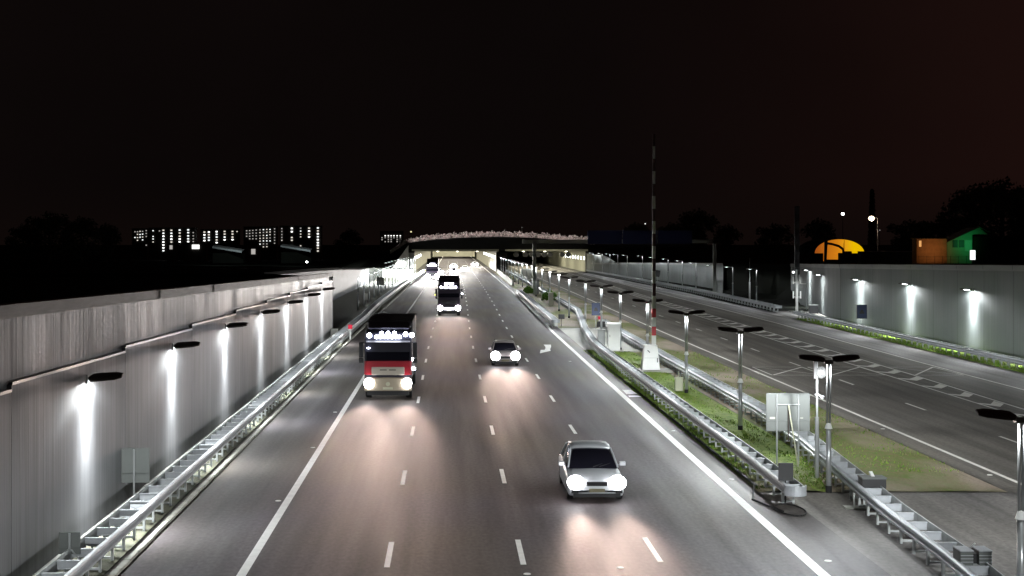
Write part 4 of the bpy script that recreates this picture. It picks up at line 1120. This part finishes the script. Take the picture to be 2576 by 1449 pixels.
railbox(2194, 1226, .66, .72, .5, .30, 'single dark box with a grey lid on the right median guard rail', False)
railbox(2446, 1440, .45, .76, .5, .55, 'large double grey box on the right median guard rail in the bottom right corner', True)
# foot of the lidded box under the rail
t = thing('junction_box', (12.6, 43.2, 0), 'small white junction post under the right median guard rail', 'box')
MB().tube((0,0,0),(0,0,.5),.03,.03,6).build('post', M['white'], t); MB().box((.1,.1,.03),(.75,.4,.05)).build('base_plate', M['slab'], t)

# small things at the foot of the right wall
t = thing('hatch_box', (42.1, 160.5, 0), 'small dark box at the foot of the right wall, left of the blue sign', 'box')
MB().box((0,0,.5),(1.0,.5,.95)).build('body', M['dark'], t, bevel=.02); MB().box((0,0,1.0),(1.1,.6,.06)).build('lid', M['steel_dull'], t)
t = thing('camera_bracket', (43.5, 169, 0), 'pale camera on a bracket below the leftmost right wall lamp', 'camera')
MB().tube((0,0,3.2),(-1.0,0,3.2),.05,.05,8).build('arm', M['white'], t); MB().box((-1.1,0,3.4),(.3,.4,.25)).build('camera_body', M['white'], t); MB().tube((-.0,.0,0),(-.0,0,3.3),.05,.05,8).build('pole', M['steel_dull'], t)

# ------------------------------------------------------------------ land beyond the walls
def ground_left(y): return gfar(y)
# apartment blocks with lit galleries
win_m = mat('lit window', (.8,.8,.8), .5, emit=(1,1,.97), es=2.6); win_d = mat('faint lit window', (.8,.8,.8), .5, emit=(1,.95,.9), es=.45)
WM = [win_m, mat('lit window white', (.8,.8,.8), .5, emit=(.95,1,1), es=1.5), mat('lit window warm', (.8,.8,.8), .5, emit=(1,.93,.82), es=.9), mat('lit window dim', (.8,.8,.8), .5, emit=(1,.95,.9), es=.45)]
ap = mat('apartment wall', (.05,.045,.04), .8)
wmesh = {}
def wobj(parent, loc, w_, h_, mt):
    k = (round(w_,2), round(h_,2), mt.name)
    if k not in wmesh:
        o = MB().box((0,0,0),(w_,.3,h_)).build('window', mt, parent); wmesh[k] = o
    else: o = wmesh[k].copy(); C.objects.link(o); o.parent = parent
    o.location = loc
# coordinates in the 2576 x 937 crop of the photo -> frame pixels
def cz(a, b): return ((300+a*.427)/1.59, (780+b*.427)/1.59)
blocks = [
 ('apartment block with faint lights at the far left of the row', 1350, 520, 665, [(550,[344,398],0),(574,[344,368,398,424],0),(598,[340,370,395],0),(622,[340,366,393,420],0),(656,[333,360,388,470],2)]),
 ('long apartment block with four tall rows of gallery lights', 1300, 680, 1110, [(720,[334,388,412,440],0),(780,[336],2),(817,[330,358,386,414,441,468,495,522],1),(892,[330,358,386,414,441,468,495,522],1),(970,[328,356,386,412,438],1),(1050,[326,352,382,410,436],1),(1098,[352,382,410,436],2)]),
 ('lower apartment block in the middle of the row', 1330, 1165, 1520, [(1203,[347,373,400,427],1),(1245,[347,372,398,423],1),(1318,[343,368,394,420,446],1),(1393,[341,366,394,420],1),(1467,[341,366,394,418],1),(1510,[342],0)]),
 ('apartment block with a dense grid of small lights', 1320, 1570, 1880, [(1600,[335,360,386],2),(1629,[333,360,386,410],2),(1658,[331,356,382,410],2),(1690,[328,356,382,410],2),(1726,[326,352,380,406,432,460],0),(1758,[324,350,378,404,430,458,486],0),(1790,[322,348,378,404,430,458,484],0),(1820,[322,346,372,402,430],0),(1863,[316,343,370,398,424,452],2)]),
 ('tall apartment block at the right end of the row', 1290, 1910, 2300, [(1931,[314,341,370,397,424],0),(2025,[312,343,398,424,478],1),(2108,[310,338,366,392,476],0),(2187,[310,338,366,392],1),(2270,[308,335,362,390,418,446,472,498,525],1)]),
]
for lab, yb, a0, a1, cols_ in blocks:
    xl_, _ = cz(a0, 0); xr_, _ = cz(a1, 0); X0, X1 = atz(xl_, yb), atz(xr_, yb)
    tops = min(min(c[1]) for c in cols_); zt = hgt(cz(0, tops-16)[1], yb); z0 = -10.6
    t = thing('apartment_block', ((X0+X1)/2, yb+6, z0), lab, 'apartment block', 'apartment blocks on the left horizon')
    MB().box((0,6.1,(zt-z0)/2),(X1-X0,12,zt-z0)).build('wall', ap, t)
    MB().box((0,6,zt-z0+.3),(X1-X0+.6,12.4,.5)).build('roof', ap, t)
    m = MB()
    for k in range(int((zt-z0)/2.82)): m.box((0,-.3,zt-z0-2.0-k*2.82),(X1-X0,.5,.18))
    m.build('gallery', ap, t)
    for a, bs, kind in cols_:
        for b in bs:
            x_, y_ = cz(a, b); wx = atz(x_, yb)-(X0+X1)/2; wz = hgt(y_, yb)-z0
            wobj(t, (wx, -.7, wz), 1.7 if kind == 1 else 1.15, 1.15 if kind == 1 else .85, WM[min(3, random.randrange(3)+(1 if kind == 0 else 0))] if kind != 2 else win_d)
# second small group right of them
yb = 1500; X0, X1 = atz(956, yb), atz(1014, yb); z0 = -10.6
t = thing('apartment_block', ((X0+X1)/2, yb, z0), 'small far apartment block between the others and the tunnel', 'apartment block', 'apartment blocks on the left horizon')
MB().box((0,6,15),(X1-X0,10,30)).build('wall', ap, t); MB().box((0,6,30.2),(X1-X0+.5,10.5,.5)).build('roof', ap, t)
for i, px in enumerate((961,969,977,984,991,999,1007)):
    for j, py in enumerate((593,598,603,608)):
        if random.random() < .82: wobj(t, (atz(px, yb)-(X0+X1)/2, .7, hgt(py, yb)-z0), 1.2, .9, win_d if j else win_m)
# sheds with lit roof strips
shed_r = mat('pale metal roof', (.35,.37,.38), .5)
for (ax, ay, bx_, by_), lab in (((1285,497,1590,540),'low shed with a lit pale roof edge under the middle apartment block'),((1925,487,2225,533),'low shed with a lit pale roof edge under the right apartment block')):
    yb = 420; p, q = cz(ax, ay), cz(bx_, by_); Xa, Xb = atz(p[0], yb), atz(q[0], yb); za, zb = hgt(p[1], yb), hgt(q[1], yb); z0 = 1.9
    t = thing('shed', (Xa, yb, z0), lab, 'shed', 'sheds beyond the left wall')
    MB().add([(0,0,za-z0),(Xb-Xa,-6,zb-z0),(Xb-Xa,-6,zb-z0+.5),(0,0,za-z0+.5),(0,6,za-z0+1.0),(Xb-Xa,0,zb-z0+1.0)], [(0,1,2,3),(3,2,5,4)]).build('roof', shed_r, t)
    MB().box(((Xb-Xa)/2,1.5,(zb-z0)/2-.1),(Xb-Xa-.6,5,zb-z0)).build('wall', M['soil'], t)  # near-black wall, its lack of light put into the colour
    l = bpy.data.lights.new('yard_light', 'SPOT'); l.energy = 1500; l.spot_size = R(120); l.shadow_soft_size = .3; l.color = (.85,1,1)
    put_light(l, ((Xb-Xa)/2,-12,7.5), t, (R(55),0,0), 'yard_light')
# small lit window and lone lamps on the left
for px, py, yb, w_, h_, lab, mt in ((492,621,900,4.6,2.6,'small warm lit hall window below the apartment blocks', win_m),(430,622,900,1.8,2.6,'faint lit doorway left of the hall window', win_d),(637,633,900,2.6,3.4,'faint lit doorway between the two sheds', win_d)):
    z = hgt(py, yb); X = atz(px, yb); gz = gfar(yb)
    t = thing('hall', (X, yb, gz), lab, 'building')
    MB().box((0,4,(z-gz)/2+1.2),(w_*3,7,z-gz+2.4)).build('wall', ap, t); MB().box((0,.3,z-gz),(w_,.5,h_)).build('window', mt, t); MB().box((0,4,z-gz+2.7),(w_*3.2,7.6,.3)).build('roof', ap, t)
def lone_lamp(px, py, yb, r, label, es, col=(1,1,1), power=0, pole_vis='dark', head_off=0.0, zg=None):
    X = atz(px, yb); z = hgt(py, yb); zg = (gfar(yb)-.1) if zg is None else zg
    t = thing('street_lamp', (X, yb, zg), label, 'street lamp')
    MB().tube((head_off,0,0),(head_off,0,z-zg+.1),.12,.07,8).build('pole', M[pole_vis], t)
    if head_off: MB().tube((head_off,0,z-zg+.1),(0,0,z-zg+.15),.05,.05,6).build('arm', M[pole_vis], t)
    m = MB(); rings = []
    for zz, k in ((-1,.05),(-.7,.7),(0,1),(.7,.7),(1,.05)): rings.append([(r*k*math.cos(a*.628), r*k*math.sin(a*.628), zz*r*.8) for a in range(10)])
    m.loft(rings).build('lamp_globe', mat('lamp globe', (.8,.8,.8), .4, emit=col, es=es), t, loc=(0,-.1,z-zg), smooth=True)
    if power:
        l = bpy.data.lights.new('street_light', 'POINT'); l.energy = power; l.color = col; l.shadow_soft_size = .3; put_light(l, (0,-.5,z-zg-.5), t, name='street_light')
    return t
lone_lamp(772, 659, 260, .22, 'single bright lamp beyond the end of the left wall', 10)
lone_lamp(225, 697, 160, .10, 'faint pale light low behind the left wall', .5)
lone_lamp(2192, 549.5, 330, .75, 'bright street lamp with a pinkish glow above the orange tent', 5, (1,.72,.5), 900, 'post', head_off=1.5)
lone_lamp(2120, 538, 420, .5, 'smaller white street lamp left of the brighter one', 12, (1,.98,.95))
lone_lamp(2213, 579, 400, .12, 'tiny faint lamp right of the tall lamp pole', .6)
lone_lamp(1623, 563, 600, .3, 'tiny star-like lamp above the blue gantry signs', 1.2)
lone_lamp(1034, 583, 520, .35, 'pair of tiny yellowish lights left of the tunnel roof', 1.0, (1,.9,.5))
lone_lamp(1313, 572, 430, .1, 'thin lit mast above the tunnel shrubs', .5, pole_vis='post', zg=8.8)

# orange lit arched tent with an excavator in front
yb = 320; Xc = atz(2112, yb); z0 = gfar(yb)*.45+1.2
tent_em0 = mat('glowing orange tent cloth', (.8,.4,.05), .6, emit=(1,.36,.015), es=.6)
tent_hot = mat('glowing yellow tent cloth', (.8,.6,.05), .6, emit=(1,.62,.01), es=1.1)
tent_em = mat('glowing tent cloth', (.8,.4,.05), .6, emit=(1,.4,.02), es=.8)  # cloth emits by itself; uneven inside light put into its emission colour
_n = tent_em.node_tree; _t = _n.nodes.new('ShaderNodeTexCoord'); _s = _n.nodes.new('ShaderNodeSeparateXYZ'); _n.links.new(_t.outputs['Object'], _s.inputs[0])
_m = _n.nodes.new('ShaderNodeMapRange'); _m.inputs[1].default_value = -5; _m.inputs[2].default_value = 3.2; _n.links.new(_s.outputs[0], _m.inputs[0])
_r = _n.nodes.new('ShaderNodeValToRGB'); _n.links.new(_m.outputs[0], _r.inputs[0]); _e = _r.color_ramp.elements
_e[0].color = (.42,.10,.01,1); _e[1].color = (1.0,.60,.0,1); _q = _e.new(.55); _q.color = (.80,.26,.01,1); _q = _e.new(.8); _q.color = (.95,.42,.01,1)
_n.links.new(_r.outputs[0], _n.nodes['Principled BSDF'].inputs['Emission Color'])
z0 = 3.2
t = thing('arched_tent', (Xc, yb, z0), 'orange glowing arched tent beyond the right wall', 'tent')
rx, zt = 5.7, hgt(602, yb)-z0; zb_ = hgt(637, yb)-z0
def te(a): return (rx*math.cos(a), zb_+(zt-zb_)*math.sin(a))
m = MB(); N = 20
pts = [te(math.pi*i/N) for i in range(N+1)]
m.mi = 0
for i in range(N):
    (xa_, za_), (xb_, zb2) = pts[i], pts[i+1]
    m.mi = 1 if i < N*.38 else 0
    m.add([(xa_,0,za_),(xb_,0,zb2),(xb_,0,zb_),(xa_,0,zb_)], [(0,1,2,3)])
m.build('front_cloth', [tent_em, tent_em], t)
m = MB(); m.loft([[(x*1.01,yy,z+.05) for x, z in pts] for yy in (.05, 16)], closed=False); m.build('canopy', M['soil'], t)
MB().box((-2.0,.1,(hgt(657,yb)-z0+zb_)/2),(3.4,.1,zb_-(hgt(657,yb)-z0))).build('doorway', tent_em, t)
MB().box((3.0,-.3,zb_*.5-.2),(6.6,.4,zb_+.2)).build('side_wall', M['soil'], t)
MB().box((-5.3,-.3,zb_*.5-.2),(2.6,.4,zb_+.2)).build('side_wall', M['soil'], t)
m = MB()
for xx in (1.05, 3.6): m.tube((xx,-.1,zb_-.2),(xx,-.1,zb_+(zt-zb_)*.95 if xx<2 else zb_),.05,.05,6)
m.build('tent_pole', M['dark'], t)
yb = 300; X = atz(2100, yb); zg = 3.6
t = thing('excavator', (X, yb, zg), 'dark excavator silhouette with raised arm in front of the orange tent', 'excavator')
def zz(py): return hgt(py, yb)-zg
def xx(px): return atz(px, yb)-X
MB().box((xx(2097),0,zz(657)-.0),(2.8,2.2,.7)).build('track', M['dark'], t)
m = MB(); m.box((xx(2125),0,zz(645)),(2.4,2,1.5)); m.box((xx(2133),0,zz(636)),(1.3,1.6,.7)); m.build('body', M['dark'], t, bevel=.1)
m = MB()
bpts = [(2122,640),(2121,627),(2110,619),(2093,614),(2079,612)]
for (a, b), (c, d) in zip(bpts, bpts[1:]): m.tube((xx(a),0,zz(b)),(xx(c),0,zz(d)),.27,.25,8)
m.build('boom', M['dark'], t)
m = MB().tube((xx(2078),0,zz(606)),(xx(2076),0,zz(658)),.38,.3,8); m.build('arm', M['dark'], t)
m = MB().tube((xx(2076),0,zz(656)),(xx(2084),0,zz(662)),.5,.25,8); m.build('bucket', M['dark'], t)
MB().tube((xx(2122),0,zz(636)),(xx(2122),0,zz(612)),.04,.03,6).build('antenna', M['dark'], t)

# orange and green lit buildings
yb = 300; zg = 3.5
def zz(py): return hgt(py, yb)-zg
X0 = atz(2306, yb); X1 = atz(2382, yb); wlm = mat('timber cabin wall', (.34,.22,.14), .8, var=.25, vs=1)
t = thing('cabin', (X0, yb, zg), 'flat cabin wall lit orange beside the green gabled house', 'cabin')
wd_ = X1-X0
MB().box((wd_/2,1.5,zz(601)/2),(wd_,3,zz(601))).build('wall', wlm, t); MB().box((wd_/2,1.5,zz(601)+.08),(wd_+.4,3.4,.15)).build('roof', M['dark'], t)
MB().box((.75,-.03,zz(613)),(.5,.05,1.3)).build('window', mat('warm cabin window', (.8,.5,.3), .5, emit=(1,.55,.2), es=.6), t)
l = bpy.data.lights.new('orange_lamp', 'SPOT'); l.energy = 330; l.spot_size = R(130); l.spot_blend = .9; l.color = (1,.42,.12); l.shadow_soft_size = .3
put_light(l, (wd_*.5,-4.5,3.2), t, (R(88),0,0), 'orange_lamp')
t = thing('fence', (X0, yb-2, zg), 'thin wire fence in front of the orange and green buildings', 'fence')
m = MB()
for i in range(9): m.box((i*1.7-.2,0,.8),(.06,.06,1.9))
m.build('posts', M['dark'], t); m = MB().box((6.4,0,1.55),(13.8,.04,.06)); m.box((6.4,0,.9),(13.8,.03,.03)); m.build('rail', M['dark'], t)
Xg0, Xg1, Xap = atz(2383, yb), atz(2447, yb), atz(2464, yb)
t = thing('gabled_house', (Xg0, yb+.3, zg), 'gabled house wall lit green at the right', 'house')
wg = Xg1-Xg0; gm = mat('green house wall', (.22,.34,.26), .8, var=.15, vs=.8); ze, zap = zz(608), zz(572)
MB().add([(0,0,0),(wg,0,0),(wg,0,zz(590)),(Xap-Xg0,0,zap),(0,0,ze-.1),(Xap-Xg0+.0,0,zz(590))], [(0,1,2,5,3,4)][:0]+[(0,1,2,3,4)]).build('wall', gm, t)
MB().add([(wg,0,zz(590)),(atz(2487,yb)-Xg0,0,zz(590)),(Xap-Xg0,0,zap)], [(0,1,2)]).build('gable', gm, t)
m = MB(); m.add([(-.3,-.5,ze-.25),(Xap-Xg0,-.5,zap),(Xap-Xg0,7,zap),(-.3,7,ze-.25)], [(0,1,2,3)]); e2 = atz(2492,yb)-Xg0
m.add([(Xap-Xg0,-.5,zap),(e2,-.5,zz(586)),(e2,7,zz(586)),(Xap-Xg0,7,zap)], [(0,1,2,3)])
m.add([(-.3,-.5,ze-.25),(Xap-Xg0,-.5,zap),(Xap-Xg0,-.5,zap+.12),(-.3,-.5,ze-.13)], [(0,1,2,3)]); m.add([(Xap-Xg0,-.5,zap),(e2,-.5,zz(586)),(e2,-.5,zz(586)+.12),(Xap-Xg0,-.5,zap+.12)], [(0,1,2,3)])
m.build('roof', mat('house roof', (.10,.12,.11), .7), t)
for px in (2404, 2420): MB().box((atz(px,yb)-Xg0,-.05,zz(613)),(1.05,.08,1.6)).build('window', M['dark'], t)
m = MB().box((atz(2437,yb)-Xg0,-.05,zz(618)),(1.5,.06,2.4)); m.build('door', mat('pale door', (.4,.5,.45), .7), t)
MB().box(((atz(2447,yb)+atz(2560,yb))/2-Xg0,1.0,zz(595)/2),(atz(2560,yb)-atz(2447,yb),4,zz(595))).build('annex', M['soil'], t)
l = bpy.data.lights.new('green_lamp', 'SPOT'); l.energy = 190; l.spot_size = R(130); l.spot_blend = .9; l.color = (.06,1,.28); l.shadow_soft_size = .3
put_light(l, (wg*.75,-4.2,4.3), t, (R(92),0,0), 'green_lamp')
X = atz(2447, 280); z = hgt(641.5, 280)  # lit window, built as an added glowing box on a post
t = thing('lit_window_box', (X, 280, 3.6), 'small glowing white box standing in for a lit window at the green house', 'light box')
MB().box((0,0,z-3.6),(1.0,.2,1.9)).build('lit_face', mat('white lit window face', (.9,.9,.9), .4, emit=(.95,1,.97), es=1.6), t); MB().box((0,.2,(z-3.6)/2),(.2,.2,z-3.6)).build('post', M['dark'], t)
t = thing('container', (atz(2225,290), 290, 3.7), 'long dark green container between the tent and the orange cabin', 'container')
MB().box((0,0,1.25),(10.5,2.4,2.5)).build('body', mat('container green', (.03,.06,.03), .7), t); MB().box((0,0,2.55),(10.6,2.5,.1)).build('roof', M['steel_dull'], t)

# ------------------------------------------------------------------ trees: dark crowns against the sky
leafm = mat('night foliage', (.045,.05,.03), .9)
bark = mat('bark', (.05,.04,.03), .9)
def tree_proto(name, kind, label):
    t = thing(name, (0,0,0), label, 'tree', 'dark trees on the horizon')
    m = MB(); m.tube((0,0,-.3),(0,0,4.2),.32,.22,8)
    m.tube((0,0,4.2),(.3,.1,7.5),.22,.08,6)
    cl = []
    for i in range(7 if kind == 'wide' else 0):
        a = i*2.4; r = 2.2+random.random(); z = 4.5+random.random()*3.5
        m.tube((0,0,3.5+i*.3),(math.cos(a)*r,math.sin(a)*r,z),.10,.04,5); cl.append((math.cos(a)*r,math.sin(a)*r,z,1.5))
    if kind == 'wide': cl += [(0,0,8.3,1.7),(1.2,.3,7.3,1.5),(-1.2,-.2,7.6,1.5),(1.6,.4,4.2,1.8),(-1.7,-.3,3.9,1.9),(.2,.5,5.4,2.0),(2.4,-.3,2.8,1.6),(-2.3,.4,2.5,1.6),(0,0,2.4,1.9)]
    else: cl = [(0,0,2.5+i*.55,.95-.03*i) for i in range(22)]
    m.build('trunk', bark, t)
    c = MB()
    for (x, y, z, r) in cl:
        for _ in range(150):
            a, b = random.random()*6.283, math.acos(random.uniform(-1,1)); q = r*random.random()**.4
            px, py, pz = x+q*math.sin(b)*math.cos(a), y+q*math.sin(b)*math.sin(a), z+q*math.cos(b)*.85
            s = random.uniform(.14,.34); u = random.random()*6.3
            c.add([(px-s*math.cos(u),py-s*math.sin(u),pz-s*.3),(px+s*math.cos(u),py+s*math.sin(u),pz-s*.1),(px+s*.2,py,pz+s)], [(0,1,2)])
    c.build('crown', leafm, t); register(t); return t
TW = tree_proto('broad_tree', 'wide', 'broad dark tree left of the apartment blocks, the leftmost one')
TP = tree_proto('poplar_tree', 'tall', 'thin dark poplar rising above the pinkish street lamp')
def place(o, px, pytop, yb, h0, label=None, first=False):
    zt = hgt(pytop, yb); zg = gfar(yb)-.1; s = (zt-zg)/h0
    if not first: o = dup(o, (0,0,0), label)
    o.location = (atz(px, yb), yb, zg); o.scale = (s*1.25 if 'broad' in o.name else s*.9, s, s); o.rotation_euler = (0,0,random.random()*6)
place(TW, 60, 560, 500, 10, first=True)
for px, py, yb, lab in ((125,528,520,'tallest dark tree left of the apartment blocks'),(205,540,480,'dark tree just left of the apartment lights'),(268,558,520,'small dark tree touching the left apartment block'),
    (880,572,700,'dark tree between the apartment row and the small far block'),(1600,556,520,'low dark tree above the gantry signs on the left'),(1755,520,450,'tall dark tree right of the tall red boom'),(1690,556,520,'low dark tree above the right half of the gantry signs'),
    (1830,560,480,'dark tree left of the dark boom'),(1950,558,460,'dark tree just left of the dark boom tip'),(2060,545,480,'dark tree behind the orange tent'),(2290,548,470,'dark tree above the container'),(2370,540,480,'dark tree behind the green house'),
    (2440,462,420,'big dark tree above the green house'),(2520,440,400,'tallest dark tree at the right edge'),(2590,470,400,'dark tree cut by the right edge')):
    place(TW, px, py, yb, 10, lab)
place(TP, 2194, 478, 480, 14.3, first=True)
